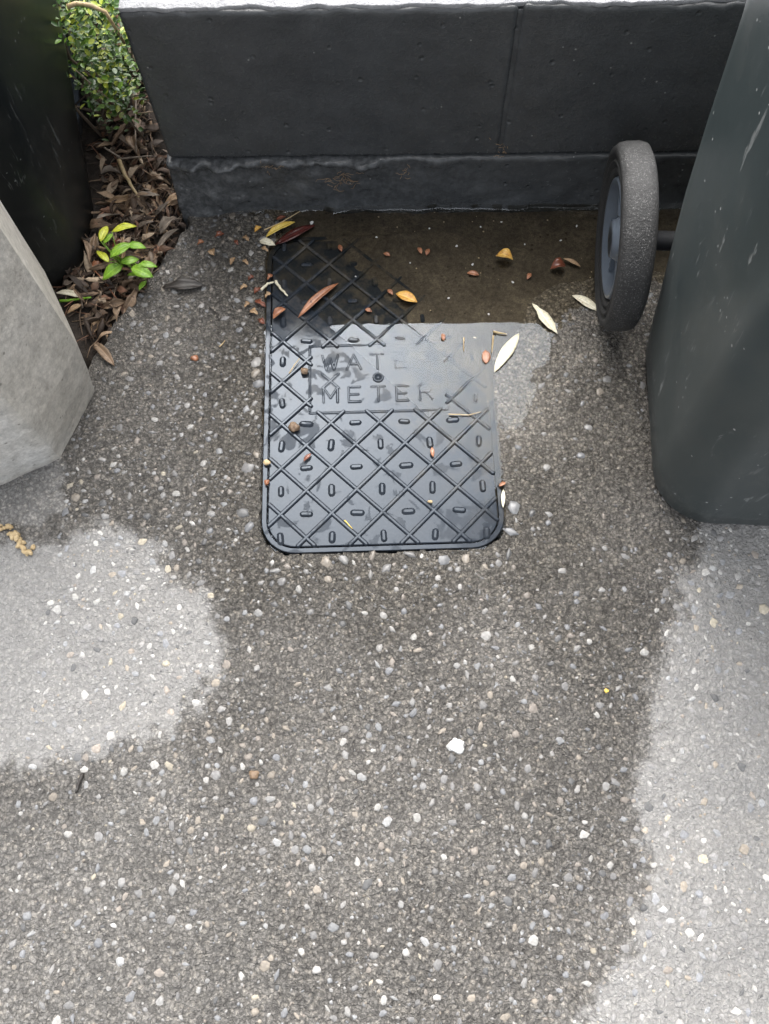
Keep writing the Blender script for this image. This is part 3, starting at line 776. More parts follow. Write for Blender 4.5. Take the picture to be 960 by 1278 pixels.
# ------------------------------------------------------------------ octagonal concrete pole
oc = Vector((-.470, -.277)); r8 = .119; a0 = math.atan2(.010, .119)
V, F, wv = [], [], []
zs = [-.02, .0, .006, .02] + [.05 * i for i in range(1, 20)] + [1.2, 2, 4, 8]
SUB = 6; nn8 = 8 * SUB
for z in zs:
    tz = min(1, max(0, z / .09)); rr = r8 * (1 - (.012 if z < .004 else 0)) + .014 * tz * tz * (3 - 2 * tz) + .015 * min(z, .5) - .006 * max(0, z - .5)
    for i in range(8):
        pA = Vector((math.cos(a0 + i * math.pi / 4), math.sin(a0 + i * math.pi / 4))); pB = Vector((math.cos(a0 + (i + 1) * math.pi / 4), math.sin(a0 + (i + 1) * math.pi / 4)))
        for s in range(SUB):
            t = s / SUB; ch = 1.0 if s else .996
            p = (pA.lerp(pB, t)) * rr * ch; p += oc
            V.append((p.x, p.y, z))
for k in range(len(zs) - 1):
    for i in range(nn8): F.append((k * nn8 + i, k * nn8 + (i + 1) % nn8, (k + 1) * nn8 + (i + 1) % nn8, (k + 1) * nn8 + i))
F.append(tuple(range((len(zs) - 1) * nn8, len(zs) * nn8)))
VA = np.array(V)
rough_ = .0009 * fbm(VA[:, 0] * 60 + VA[:, 1] * 40, VA[:, 2] * 50, o=3) * (VA[:, 2] < .9)
dirv = VA[:, :2] - np.array(oc); dirv /= np.linalg.norm(dirv, axis=1, keepdims=True)
VA[:, :2] += dirv * rough_[:, None]
me = mesh('pole', VA, F, False)
# the two faces turned to the puddle are damp
ang = np.arctan2(VA[:, 1] - oc.y, VA[:, 0] - oc.x); m0 = math.atan2(-.29 - oc.y, -.36 - oc.x)
da = np.abs((ang - (m0 + .18) + math.pi) % (2 * math.pi) - math.pi)
fattr(me, 'wet', sstep(.86, .70, da + .12 * fbm(VA[:, 0] * 30, VA[:, 2] * 14, o=3)) * (.35 + .65 * sstep(.9, .0, VA[:, 2])) * .9 + .8 * sstep(.022, .0, VA[:, 2] + .008 * fbm(VA[:, 0] * 50, VA[:, 1] * 50, o=2)))
o = link('concrete_pole', me, MAT['conc']); o.location.z = ground_z(np.array([-.37]), np.array([-.36]))[0] - .006
tag(o, 'eight-sided grey concrete pole in front of the black bin', 'pole')

# ------------------------------------------------------------------ soil behind and beside the wall
def soil_z(x, y):
    e = soil_side(x, y)
    z = -.012 + .02 * sstep(0, .06, e) + .035 * sstep(.0, .25, y) + .02 * sstep(.2, .6, y) + .004 * fbm(x * 45, y * 45, o=3)
    return z
gx2 = np.concatenate([np.arange(-1.2, -.2, .008), np.arange(-.2, 1.5, .05)]); gy2 = np.concatenate([np.arange(-.235, .5, .008), np.arange(.5, 1.6, .06)])
SX2, SY2 = np.meshgrid(gx2, gy2); SZ2 = soil_z(SX2, SY2)
SZ2 = np.where((SX2 > XE - .004) & (SY2 < WT + .012), -.07, SZ2); SZ2 = np.where(soil_side(SX2, SY2) < -.004, np.where(SY2 < WT, -.07, SZ2), SZ2)
SZ2 = np.where((SY2 < -.225), -.05, SZ2)
i3 = np.arange(SX2.size).reshape(SX2.shape)
me = mesh_np('soil', np.stack([SX2, SY2, SZ2], -1).reshape(-1, 3), np.stack([i3[:-1, :-1], i3[:-1, 1:], i3[1:, 1:], i3[1:, :-1]], -1).reshape(-1, 4))
tag(link('soil', me, MAT['soil']), 'dark damp garden soil beside and behind the wall', None, None, 'structure')

# ------------------------------------------------------------------ leaves, twigs and other litter
def leaf_geo(L, W, curl=.15, fold=.2, twist=0.0, shape=1.0, thick=.0004, seed=0, nu=9, nv=4, jag=.06):
    """leaf along +x from 0 to L, as a closed thin shell"""
    r = random.Random(seed); top = []
    ph = r.uniform(0, 6)
    for i in range(nu + 1):
        u_ = i / nu
        hw = W / 2 * (math.sin(math.pi * min(1, u_ ** shape)) ** .8 + .015) * (1 + jag * math.sin(7 * u_ + ph) + jag * .6 * math.sin(17 * u_ + 2 * ph))
        row = []
        for j in range(nv + 1):
            v_ = -1 + 2 * j / nv
            x = L * u_; y = hw * v_
            z = curl * L * (4 * u_ * (1 - u_)) * .5 + fold * abs(v_) * hw + twist * v_ * hw * (u_ - .5) * 2 + .03 * W * math.sin(9 * u_ + 3 * v_ + ph)
            row.append((x, y + .05 * L * math.sin(2.2 * u_ + ph) * (u_), z))
        top.append(row)
    zmin = min(p[2] for row in top for p in row)
    V = [(x, y, z - zmin + thick) for row in top for x, y, z in row] + [(x, y, z - zmin) for row in top for x, y, z in row]
    n1 = (nu + 1) * (nv + 1); F = []
    for i in range(nu):
        for j in range(nv):
            a = i * (nv + 1) + j; b = a + nv + 1
            F.append((a, b, b + 1, a + 1)); F.append((a + n1, a + 1 + n1, b + 1 + n1, b + n1))
    bd = [i * (nv + 1) for i in range(nu + 1)] + [nu * (nv + 1) + j for j in range(1, nv + 1)] + [i * (nv + 1) + nv for i in range(nu - 1, -1, -1)] + list(range(nv - 1, 0, -1))
    for k in range(len(bd)):
        a, b = bd[k], bd[(k + 1) % len(bd)]; F.append((a, a + n1, b + n1, b))
    return V, F
def midrib(me_, nu=9, nv=4):
    fattr(me_, 'mid', np.tile(1 - np.abs(np.linspace(-1, 1, nv + 1)), (nu + 1) * 2)); return me_
def surf_z(x, y):
    xa, ya = np.array([x]), np.array([y])
    if lid_sd(xa, ya)[0] < 0: z = max(lid_z(x, y) + .0026, 0.0006)
    elif soil_side(xa, ya)[0] > 0 and y > -.25: z = soil_z(xa, ya)[0]
    else: z = max(ground_z(xa, ya)[0] + .0008, 0.0006)
    return z
seedc = [0]
def leaf(name, p, q, wpx, mat, label, cat='leaf', group=None, zoff=0.0, **k):
    """a leaf lying from pixel p (base) to pixel q (tip) of the photograph on whatever is below"""
    seedc[0] += 1
    c = G((p[0] + q[0]) / 2, (p[1] + q[1]) / 2); z = surf_z(c.x, c.y) + zoff
    A, B = G(*p, z), G(*q, z); L = (B - A).length; W = wpx / 63.3 * .056
    V, F = leaf_geo(L, W, seed=seedc[0], **k)
    me_ = midrib(fix_normals(mesh(name, V, F))); o = link(name, me_, LEAF[mat]); o.location = A
    o.rotation_euler = (0, 0, math.atan2(B.y - A.y, B.x - A.x))
    return tag(o, label, cat, group)
def tube(pts, r0, r1, seg=6):
    V, F = [], []; n_ = len(pts)
    for i, p in enumerate(pts):
        d = (pts[min(i + 1, n_ - 1)] - pts[max(i - 1, 0)]).normalized()
        s = d.cross(Vector((0.13, 0.2, 1))).normalized(); t = d.cross(s); r = r0 + (r1 - r0) * i / (n_ - 1)
        for k in range(seg):
            a = 2 * math.pi * k / seg; V.append(p + (s * math.cos(a) + t * math.sin(a)) * r)
    for i in range(n_ - 1):
        for k in range(seg): F.append((i * seg + k, i * seg + (k + 1) % seg, (i + 1) * seg + (k + 1) % seg, (i + 1) * seg + k))
    F.append(tuple(reversed(range(seg)))); F.append(tuple(range((n_ - 1) * seg, n_ * seg)))
    return V, F
def twig(name, pix, rpx, mat, label, cat='twig', group=None, zoff=0.0, taper=.5, parent=None):
    """a thin stick through pixels of the photograph, lying on whatever is below"""
    r = rpx / 63.3 * .056; P = []
    for a, b in pix:
        g = G(a, b); P.append(G(a, b, surf_z(g.x, g.y) + r + zoff))
    Q = []
    for i in range(len(P) - 1):
        for s in range(4): Q.append(P[i].lerp(P[i + 1], s / 4))
    Q.append(P[-1]); Q = [v + Vector((rnd.uniform(-1, 1), rnd.uniform(-1, 1), 0)) * r * .25 for v in Q]
    o0 = Q[0].copy(); V, F = tube([v - o0 for v in Q], r, r * taper)
    o = link(name, fix_normals(mesh(name, V, F)), LEAF[mat]); o.location = o0
    return tag(o, label, cat, group)
def blob(name, p, sx_, sy_, mat, label, cat, group=None, h=.6, ang=0.0, zoff=0.0, lump=.18):
    """small rounded nut, pod or crumb of given pixel radii"""
    seedc[0] += 1; g = G(*p); z = surf_z(g.x, g.y) + zoff
    k = .056 / 63.3; bm = bmesh.new(); bmesh.ops.create_icosphere(bm, subdivisions=3, radius=1)
    r = random.Random(seedc[0]); ph = [r.uniform(0, 6) for _ in range(4)]
    for v in bm.verts:
        c = v.co; v.co = c * (1 + lump * math.sin(3 * c.x + ph[0]) * math.sin(3 * c.y + ph[1]) + lump * .5 * math.sin(6 * c.z + 4 * c.x + ph[2]) + lump * .35 * math.sin(9 * c.x + ph[3]) * math.sin(8 * c.y + ph[0]))
    hh = (sx_ + sy_) / 2 * h
    bmesh.ops.transform(bm, matrix=Matrix.Diagonal((sx_ * k, sy_ * k, hh * k, 1)), verts=bm.verts)
    me_ = bpy.data.meshes.new(name); bm.to_mesh(me_); bm.free(); me_.polygons.foreach_set('use_smooth', [True] * len(me_.polygons))
    o = link(name, me_, LEAF[mat]); q = G(p[0], p[1], z + hh * k * .7); o.location = q; o.rotation_euler = (0, 0, ang)
    return tag(o, label, cat, group)

# leaves floating on the puddle or lying on the cover
leaf('leaf', (372, 397), (423, 354), 11, 'orange', 'long orange leaf lying across the cover corner in the puddle', fold=.5, curl=.10)
leaf('leaf', (343, 306), (395, 283), 14, 'maroon', 'dark maroon wet leaf by the upper left cover corner', fold=.25, curl=.1)
leaf('leaf', (332, 296), (368, 277), 11, 'yellow', 'bright yellow slender leaf lying over the maroon leaf', zoff=.004, fold=.4)
leaf('leaf', (324, 301), (344, 306), 12, 'cream', 'pale blunt leaf beside the bright yellow leaf', zoff=.002, shape=.8)
leaf('leaf', (494, 367), (521, 377), 15, 'gold', 'golden yellow leaf floating alone on the brown puddle', fold=.45, curl=.15, zoff=.0005)
leaf('leaf', (619, 320), (640, 325), 15, 'gold', 'curled orange leaf floating on the dark puddle near the wall', fold=.8, curl=.5, zoff=.0005)
leaf('leaf', (583, 341), (598, 343), 8, 'orange', 'tiny orange oval leaf floating left of the curled orange leaf', fold=.3)
leaf('leaf', (687, 336), (706, 333), 16, 'red', 'curled red-brown leaf floating near the bin wheel', fold=.9, curl=.5, zoff=.0005)
leaf('leaf', (703, 323), (725, 332), 6, 'tan', 'small pinkish sliver of leaf between red-brown leaf and wheel', fold=.4)
leaf('leaf', (664, 379), (697, 416), 13, 'cream', 'cream leaf notched near one end at the puddle edge', fold=.2, curl=.08, jag=.22)
leaf('leaf', (617, 465), (645, 415), 16, 'cream', 'broad cream pointed leaf floating on the bright grey water', fold=.12, curl=.05, jag=.03)
leaf('leaf', (714, 369), (750, 388), 13, 'cream', 'cream leaf touching the foot of the bin wheel', fold=.25, curl=.1, jag=.03)
leaf('leaf', (606, 437), (607, 454), 12, 'orange', 'small round orange leaf beside the broad cream leaf', fold=.1, curl=.05)
twig('straw', [(616, 414), (633, 417)], 1.6, 'straw', 'short straw fragment beside the broad cream leaf, lying crosswise', 'straw')
twig('straw', [(616, 419), (614, 440)], 1.4, 'straw', 'straw fragment beside the broad cream leaf, lying lengthwise', 'straw')
twig('straw', [(579, 421), (579, 438)], 1.0, 'straw', 'thin straw under the clear water over the lettered panel', 'straw')
twig('straw', [(330, 287), (352, 277), (374, 264)], 1.0, 'straw', 'long thin straw across the yellow leaf at the wall foot', 'straw', zoff=.008)
twig('straw', [(326, 362), (334, 354), (342, 352)], 2.2, 'cream', 'pale bent stick fragment on the cover edge', 'stick')
twig('straw', [(344, 351), (350, 360), (359, 369)], 2.4, 'cream', 'pale thick stick fragment on the cover beside the bent one', 'stick')
leaf('leaf', (341, 398), (357, 386), 11, 'orange', 'small orange-brown folded leaf on the cover edge', fold=.8, curl=.3)
leaf('leaf', (345, 274), (357, 271), 6, 'red', 'tiny red petal at the wall foot beside the straw', fold=.3, zoff=.006)
blob('berry', (389, 278), 2.6, 2.6, 'white', 'tiny white ball floating beside the maroon leaf', 'ball', h=1)
for p, a in (((483, 318), .3), ((524, 313), 1.0), ((534, 315), 2.0), ((487, 365), .8), ((553, 421), 1.4), ((460, 388), .4), ((660, 345), 2.2), ((425, 310), 1.2)):
    dx, dy = 4.5 * math.cos(a), 4.5 * math.sin(a)
    leaf('leaf_scrap', (p[0] - dx, p[1] - dy), (p[0] + dx, p[1] + dy), 6, 'orange', 'small orange-brown scrap of leaf in the puddle', 'leaf scrap', 'leaf scraps in the puddle', fold=.5)
for p in ((600, 283), (536, 285), (512, 328), (626, 277), (570, 307), (444, 345), (655, 305), (590, 330), (470, 296), (700, 300), (560, 372), (640, 352), (610, 392), (720, 282)):
    blob('white_speck', p, rnd.uniform(1.1, 2.0), rnd.uniform(.9, 1.5), 'white', 'tiny white speck floating on the brown puddle', 'speck', 'white specks on the puddle', h=.6, ang=rnd.uniform(0, 3))
blob('nut', (380, 463), 5.5, 5.0, 'brown', 'round brown nut case on the cover beside the letter W', 'nut case')
blob('nut', (367, 533), 7, 6.5, 'brown', 'round brown nut case on the cover below the lettered panel', 'nut case')
leaf('leaf_scrap', (379, 576), (388, 566), 5, 'red', 'tiny red scrap in a diamond of the cover, lower left', 'leaf scrap', fold=.5)
leaf('leaf_scrap', (539, 558), (541, 571), 5, 'orange', 'tiny orange scrap in a diamond of the cover, right of centre', 'leaf scrap', fold=.4)
twig('straw', [(361, 466), (368, 455), (374, 447)], .9, 'straw', 'straw on the cover pointing at the nut case by the W', 'straw')
twig('straw', [(430, 649), (440, 660)], .9, 'yellow', 'yellow blade on a ridge at the lower end of the cover', 'straw')
twig('straw', [(560, 517), (585, 518), (600, 514)], .9, 'straw', 'pale curved straw along the lettered panel border', 'straw')
blob('crumb', (537, 626), 3.2, 1.8, 'straw', 'cream crumb on the lower right part of the cover', 'crumb')
leaf('leaf_scrap', (628, 634), (627, 611), 5, 'cream', 'cream sliver standing in the gap right of the cover', 'leaf scrap', fold=.3, zoff=.002)
leaf('leaf_scrap', (623, 607), (631, 602), 5, 'orange', 'orange scrap above the cream sliver right of the cover', 'leaf scrap', fold=.5, zoff=.002)
blob('crumb', (333, 577), 4.2, 3.6, 'straw', 'tan crumb on the left rim of the cover', 'crumb')
blob('crumb', (333, 602), 3.2, 4.0, 'orange', 'orange crumb on the left rim of the cover', 'crumb')
# things on the pavement
V = []
leaf('leaf', (202, 360), (256, 355), 17, 'black', 'crumpled black sodden leaf on the pavement beside the soil', fold=.5, curl=.12, jag=.25)
for p, q, w_, m_ in (((318, 376), (332, 384), 8, 'red'), ((326, 360), (318, 367), 7, 'red'), ((300, 362), (309, 357), 7, 'tan'), ((312, 388), (322, 393), 8, 'tan'), ((268, 297), (280, 292), 7, 'red'),
                     ((255, 302), (246, 306), 6, 'orange'), ((303, 296), (311, 301), 7, 'tan'), ((288, 331), (294, 322), 6, 'tan'), ((303, 325), (310, 331), 6, 'tan'), ((262, 312), (268, 319), 9, 'tan'), ((310, 350), (317, 345), 6, 'red'), ((331, 372), (338, 366), 6, 'tan'),
                     ((322, 399), (331, 404), 7, 'red'), ((318, 290), (327, 284), 7, 'gold'), ((335, 314), (326, 310), 6, 'tan'), ((292, 300), (298, 306), 5, 'red'), ((334, 350), (340, 343), 6, 'orange'), ((312, 378), (305, 384), 6, 'tan')):
    hue = {'orange': 'orange-brown', 'red': 'dark red', 'tan': 'tan', 'gold': 'golden'}[m_]
    leaf('bud_scale', p, q, w_, m_, hue + ' bud scale on the wet pavement left of the cover', 'bud scale', hue + ' bud scales beside the cover', fold=.7, curl=.35, jag=.3, twist=.5)
blob('pebble_stone', (243, 447), 5, 4, 'orange', 'loose orange pebble on the wet pavement', 'pebble')
blob('pebble_stone', (317, 967), 5.5, 5.0, 'brown', 'loose dark brown pebble on the wet pavement', 'pebble')
blob('chip', (570, 931), 8.5, 7.5, 'white', 'white chip of paint on the wet pavement', 'paint chip', h=.12, ang=.4, lump=.3)
blob('chip', (757, 862), 2.4, 2.4, 'yellow', 'tiny yellow crumb on the pavement', 'crumb')
twig('twig', [(103, 966), (98, 980), (95, 990)], 2.6, 'black', 'short dark twig on the wet pavement below the dry patch', 'twig')
twig('twig', [(262, 384), (270, 390), (274, 400)], 1.2, 'black', 'thin dark bent twig on the pavement', 'twig')
twig('straw', [(274, 433), (281, 425)], 1.2, 'straw', 'short yellow straw on the pavement', 'straw')
# knobbly catkin by the pole
g0 = Vector((G(20, 675).x, G(20, 675).y, 0)); V, F = [], []
cp = [(-4, 660), (6, 664), (16, 667), (26, 676), (36, 684), (44, 691)]
for i, (a, b) in enumerate(cp * 1):
    for j in range(7):
        g = G(a + rnd.uniform(-6, 6), b + rnd.uniform(-5, 5)); g.z = ground_z(np.array([g.x]), np.array([g.y]))[0] + rnd.uniform(.001, .005)
        bm = bmesh.new(); bmesh.ops.create_icosphere(bm, subdivisions=1, radius=rnd.uniform(.0022, .0042))
        bmesh.ops.transform(bm, matrix=Matrix.Translation(g - g0) @ Matrix.Rotation(rnd.uniform(0, 3), 4, 'Z') @ Matrix.Diagonal((1.4, .8, .7, 1)), verts=bm.verts)
        off = len(V); V += [v.co.copy() for v in bm.verts]; F += [tuple(v.index + off for v in f.verts) for f in bm.faces]; bm.free()
o = link('catkin', mesh('catkin', V, F), LEAF['straw']); o.location = g0
tag(o, 'knobbly tan dried catkin on the pavement beside the pole', 'catkin')

# dry leaf litter in the gap
LIT = [(126, 445), (165, 385), (205, 330), (228, 282), (222, 232), (205, 180), (180, 130), (120, 120), (134, 190), (130, 280), (112, 345), (70, 362), (95, 390)]
lit = gpoly(LIT); lx0, lx1 = min(p[0] for p in lit), max(p[0] for p in lit); ly0, ly1 = min(p[1] for p in lit), max(p[1] for p in lit)
def lit_pts(n_, seed):
    r = np.random.default_rng(seed); out = []
    while len(out) < n_:
        x, y = r.uniform(lx0, lx1, 400), r.uniform(ly0, ly1 + .12, 400)
        ok = (poly_sd(x, y, lit) < -.004) | ((y > ly1 - .02) & (x < -.31) & (x > -.42))
        ok &= soil_side(x, y) > .004
        out += list(zip(x[ok], y[ok]))
    return out[:n_]
VV, FF, CC = [], [], []
tones = [(.07, .046, .03), (.12, .08, .05), (.20, .14, .09), (.05, .032, .022), (.16, .125, .095), (.26, .2, .14), (.03, .02, .014), (.09, .05, .03), (.04, .027, .018), (.15, .075, .045)]
for i, (x, y) in enumerate(lit_pts(1500, 3)):
    tw = rnd.random() < .42
    if tw:
        L = rnd.uniform(.012, .045); a = rnd.uniform(0, 6.28); P = [Vector((0, 0, 0)) + Vector((L * t * math.cos(a + .3 * t), L * t * math.sin(a + .3 * t), .012 * t * rnd.uniform(-.5, 1))) for t in (0, .33, .66, 1)]
        v, f = tube(P, rnd.uniform(.0005, .0013), .0004, 5); v = [tuple(q) for q in v]
    else:
        v, f = leaf_geo(rnd.uniform(.010, .034), rnd.uniform(.003, .009), rnd.uniform(-.5, .8), rnd.uniform(-.8, 1.6), rnd.uniform(-1.2, 1.2), seed=i, nu=6, nv=2, jag=.25)
        m_ = Matrix.Rotation(rnd.uniform(0, 6.28), 4, 'Z') @ Matrix.Rotation(rnd.uniform(-.6, .6), 4, 'X') @ Matrix.Rotation(rnd.uniform(-.6, .4), 4, 'Y')
        v = [tuple(m_ @ Vector(q)) for q in v]
    z = float(soil_z(np.array([x]), np.array([y]))[0]) + rnd.uniform(0, .012)
    off = len(VV); VV += [(q[0] + x, q[1] + y, q[2] + z) for q in v]; FF += [tuple(k + off for k in q) for q in f]
    c = np.array(rnd.choice(tones)) * rnd.uniform(.8, 1.7); CC += [c] * len(v)
me = fix_normals(mesh('leaf_litter', VV, FF)); cattr(me, 'tint', np.array(CC))
tag(link('leaf_litter', me, MAT['tint']), 'brown leaf crumbs and twigs covering the soil in the gap', 'leaf litter', None, 'stuff')
for i, (x, y) in enumerate(lit_pts(72, 9)):
    L = rnd.uniform(.014, .046); v, f = leaf_geo(L, min(.012, L * rnd.uniform(.13, .36)), rnd.uniform(-.2, .7), rnd.uniform(.1, 1.7), rnd.uniform(-1.5, 1.5), seed=500 + i, nu=12, jag=.2)
    hue = rnd.choice(['brown', 'brown', 'grey', 'brown', 'grey', 'tan', 'tan', 'brown'])
    o = link('dry_leaf', midrib(fix_normals(mesh('dry_leaf', v, f)), 12), LEAF[hue])
    o.location = (x, y, float(soil_z(np.array([x]), np.array([y]))[0]) + rnd.uniform(.006, .018)); o.rotation_euler = (rnd.uniform(-.9, .9), rnd.uniform(-.5, .35), rnd.uniform(0, 6.28))
    tag(o, {'brown': 'curled dry dark brown leaf', 'grey': 'curled dry grey-brown leaf', 'tan': 'curled dry pale tan leaf'}[hue] + ' in the litter between bin and wall', 'dry leaf', {'brown': 'dark brown', 'grey': 'grey-brown', 'tan': 'pale tan'}[hue] + ' dry leaves in the gap')
leaf('dry_leaf', (117, 428), (145, 456), 13, 'brown', 'pointed brown leaf lying over the pavement edge by the pole', fold=.5)
leaf('dry_leaf', (113, 421), (134, 396), 11, 'tan', 'pale tan folded leaf at the lower end of the litter', fold=.8, zoff=.006)
leaf('dry_leaf', (70, 366), (108, 371), 9, 'cream', 'whitish dry leaf at the foot of the black bin', fold=.4, zoff=.012)
leaf('dry_leaf', (104, 380), (84, 391), 8, 'tan', 'small tan leaf under the whitish leaf by the black bin', fold=.4, zoff=.008)
leaf('dry_leaf', (205, 262), (228, 240), 12, 'tan', 'curled tan leaf leaning at the wall corner', fold=.6, zoff=.012)
leaf('dry_leaf', (195, 320), (222, 285), 9, 'grey', 'grey curved leaf along the pavement edge near the wall', fold=.7, zoff=.010, curl=.3)
leaf('dry_leaf', (160, 245), (200, 245), 8, 'grey', 'long pale grey leaf across the litter', fold=.4, zoff=.018)
leaf('dry_leaf', (140, 312), (158, 300), 13, 'red', 'reddish leaf in the litter under the seedling', fold=.4, zoff=.010)
leaf('dry_leaf', (112, 335), (130, 330), 12, 'orange', 'orange-brown leaf beside the black bin foot', fold=.4, zoff=.010)
twig('twig', [(75, 376), (95, 374), (114, 371)], 2.2, 'green', 'fresh green stalk at the foot of the black bin', 'stalk', zoff=.012)
twig('twig', [(113, 333), (130, 350), (145, 372), (148, 382)], 1.3, 'orange', 'thin orange-brown stem below the seedling', 'twig', zoff=.012)
twig('twig', [(148, 200), (160, 225), (173, 246)], 3.4, 'straw', 'thick straight tan stick in the litter', 'stick', zoff=.02)
twig('twig', [(130, 184), (152, 198), (190, 194)], 1.5, 'grey', 'thin grey twig lying across the litter above the tan stick', 'twig', zoff=.02)
twig('twig', [(170, 115), (169, 150), (170, 190)], 1.8, 'grey', 'upright grey twig at the foot of the hedge', 'twig', zoff=.02)
twig('twig', [(120, 308), (132, 311), (144, 313)], 2.8, 'tan', 'short tan stick beside the seedling', 'stick', zoff=.012)
blob('snail_shell', (170, 255), 9, 6, 'white', 'small white shell half under the dry leaves', 'shell', h=.7, zoff=.008)

# ------------------------------------------------------------------ seedling with lime and green leaves
sb = G(158, 345); sb.z = float(soil_z(np.array([sb.x]), np.array([sb.y]))[0])
seedling = empty('seedling', tuple(sb)); tag(seedling, 'small seedling with lime yellow and fresh green leaves growing from the litter', 'seedling')
SL = [((140, 290), (171, 284), 15, 'lime', .060), ((126, 302), (133, 283), 12, 'lime', .052), ((130, 304), (142, 294), 13, 'green', .050), ((136, 328), (122, 314), 11, 'lime', .040), ((138, 322), (166, 305), 19, 'green', .058),
      ((157, 307), (183, 311), 15, 'green', .055), ((153, 331), (128, 349), 19, 'green', .042), ((150, 328), (174, 325), 13, 'green', .048), ((164, 334), (192, 346), 18, 'green', .044), ((172, 331), (197, 334), 11, 'green', .046), ((183, 351), (175, 364), 8, 'green', .03), ((176, 342), (160, 346), 7, 'green', .034), ((183, 342), (190, 348), 6, 'green', .034)]
stemtop = Vector((0, 0, .036))
for i, (p, q, w_, m_, z) in enumerate(SL):
    A, B = G(*p, z + sb.z - .012), G(*q, z + sb.z - .016); L = (B - A).length
    v, f = leaf_geo(L, w_ / 63.3 * .052, .22, .16, .1, .85, .0003, 900 + i, jag=.03); me_ = midrib(fix_normals(mesh('leaf', v, f)))
    o = link('leaf', me_, LEAF[m_], seedling); o.location = A - sb; o.rotation_euler = (rnd.uniform(-.25, .25), .12, math.atan2(B.y - A.y, B.x - A.x))
    mid = stemtop * (.35 + .05 * i); a_ = A - sb + Vector((0, 0, .0015))
    v, f = tube([mid, (mid + a_) / 2 + Vector((0, 0, .004)), a_], .0007, .0004, 5); link('stalk', mesh('stalk', v, f), LEAF['green'], seedling)
v, f = tube([Vector((0, 0, -.004)), Vector((.001, .001, .015)), stemtop], .0012, .0008, 6); link('stem', mesh('stem', v, f), LEAF['green'], seedling)

# ------------------------------------------------------------------ hedge at the end of the wall
hb = Vector((-.46, .30, .05)); hedge = empty('hedge_shrub', tuple(hb)); tag(hedge, 'small-leaved green hedge shrub growing at the end of the wall', 'shrub')
def in_hedge(x, y): return not (x > XE - .02 and y < WT + .03)
VV, FF, CC = [], [], []
r = random.Random(5)
clumps = []
while len(clumps) < 85:
    c = Vector((r.uniform(-.74, -.20), r.uniform(.13, .56), r.uniform(.10, .30)))
    s = ((c.x + .47) / .27) ** 2 + ((c.y - .36) / .22) ** 2 + ((c.z - .19) / .13) ** 2
    if .35 < s < 1.1 and in_hedge(c.x, c.y): clumps.append((c, r.uniform(.6, 1.25)))
hp = [(50, -20), (146, -20), (160, 60), (178, 120), (150, 165), (120, 120), (85, 60)]
HX, HY = np.array([q[0] for q in hp]), np.array([q[1] for q in hp])
n_h = 0
while n_h < 105:                                                       # the face of the shrub that shows in the gap
    a, b = r.uniform(45, 180), r.uniform(-25, 165); f_ = 1 - b / 170
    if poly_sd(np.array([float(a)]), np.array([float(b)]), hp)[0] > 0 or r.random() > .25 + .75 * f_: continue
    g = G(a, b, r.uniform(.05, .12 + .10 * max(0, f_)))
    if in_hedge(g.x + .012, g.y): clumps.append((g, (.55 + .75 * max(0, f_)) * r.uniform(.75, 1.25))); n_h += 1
for c, tone in clumps:
    axis_ = Vector((r.uniform(-.6, .6), r.uniform(-1, .3), r.uniform(.1, 1))).normalized()
    for k in range(24):
        t = r.random(); p = c + axis_ * (t - .5) * .05 + Vector((r.gauss(0, .011), r.gauss(0, .011), r.gauss(0, .010)))
        if not in_hedge(p.x - .01, p.y): continue
        L, W = r.uniform(.006, .011), r.uniform(.0036, .006)
        m_ = Matrix.Rotation(r.uniform(0, 6.28), 4, 'Z') @ Matrix.Rotation(r.uniform(-.9, .5), 4, 'Y') @ Matrix.Rotation(r.uniform(-.6, .6), 4, 'X')
        base = [(0, 0, 0), (L * .35, -W / 2, .0007), (L * .75, -W * .42, .0004), (L, 0, -.0006), (L * .75, W * .42, .0004), (L * .35, W / 2, .0007), (L * .5, 0, -.0004)]
        off = len(VV); VV += [tuple(m_ @ Vector(q) + p - hb) for q in base]
        FF += [(off + a, off + b, off + 6) for a, b in ((0, 1), (1, 2), (2, 3), (3, 4), (4, 5), (5, 0))]
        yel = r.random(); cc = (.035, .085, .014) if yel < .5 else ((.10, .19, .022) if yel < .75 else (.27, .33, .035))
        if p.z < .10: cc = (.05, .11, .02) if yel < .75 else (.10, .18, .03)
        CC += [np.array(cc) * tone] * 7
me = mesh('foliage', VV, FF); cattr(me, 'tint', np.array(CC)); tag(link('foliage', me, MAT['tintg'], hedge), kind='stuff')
bark = mat_plain('grey_brown_bark', (.16, .125, .09), .8)
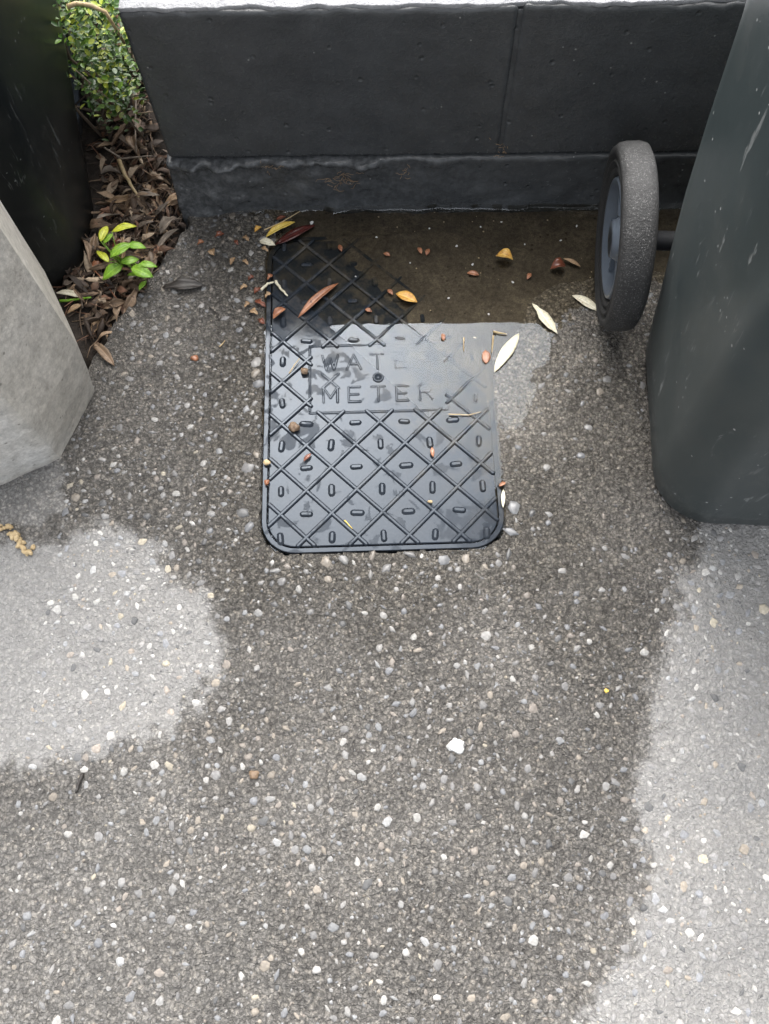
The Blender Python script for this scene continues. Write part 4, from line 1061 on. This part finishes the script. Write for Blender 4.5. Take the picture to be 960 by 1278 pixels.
for i in range(60):
    a = Vector((r.uniform(-.52, -.32), r.uniform(.08, .34), .03)); b = a + Vector((r.uniform(-.10, .10), r.uniform(-.10, .12), r.uniform(.08, .22)))
    if not in_hedge(b.x, b.y) or not in_hedge(a.x, a.y): continue
    m_ = (a + b) / 2 + Vector((r.uniform(-.02, .02), r.uniform(-.02, .02), .01)); v, f = tube([a - hb, m_ - hb, b - hb], r.uniform(.0010, .0028), .0007, 6)
    link('branch', mesh('branch', v, f), bark, hedge)
P = [G(97, 40, .20), G(108, 36, .20), G(125, 38, .195), (G(143, 46, .19)), G(153, 62, .17), G(165, 82, .14)]
v, f = tube([p - hb + Vector((0, 0, .03)) for p in P], .0026, .0018, 7); link('branch', mesh('branch', v, f), LEAF['straw'], hedge)

# ------------------------------------------------------------------ dried rootlets caught on the wall
def rootlets(center_px, wpx, hpx, n_, label, yz):
    c = Vector((0, 0, 0)); VV, FF = [], []; r = random.Random(int(center_px[0]))
    d = FW * F_PX + RT * (center_px[0] - PW / 2) - UP * (center_px[1] - PH / 2); t = (yz - CAM[1]) / d[1]; c = Vector(CAM + d * t)
    k = .056 / 60
    for i in range(n_):
        x, z = r.gauss(0, wpx * k * .35), r.gauss(0, hpx * k * .35); a = r.uniform(0, 6.28); L = r.uniform(.4, 1.0) * wpx * k * .6; P = []
        for s in range(6):
            P.append(Vector((x, r.uniform(-.003, -.0005), z))); a += r.uniform(-.7, .7); x += math.cos(a) * L / 5; z += math.sin(a) * L / 8
        v, f = tube(P, .0003, .00018, 4); off = len(VV); VV += [tuple(q) for q in v]; FF += [tuple(j + off for j in q) for q in f]
    o = link('dried_rootlets', mesh('dried_rootlets', VV, FF), LEAF['tan']); o.location = c
    return tag(o, label, 'rootlets')
rootlets((425, 222), 40, 26, 26, 'tangle of dry tan rootlets stuck to the wall base', -.006)
rootlets((628, 187), 18, 16, 12, 'wisp of dry rootlets at the foot of the wall joint', -.004)
rootlets((505, 215), 18, 18, 9, 'faint wisp of dry fibres on the wall base', -.005)
rootlets((340, 208), 22, 18, 9, 'faint wisp of dry fibres on the wall base near the corner', -.008)
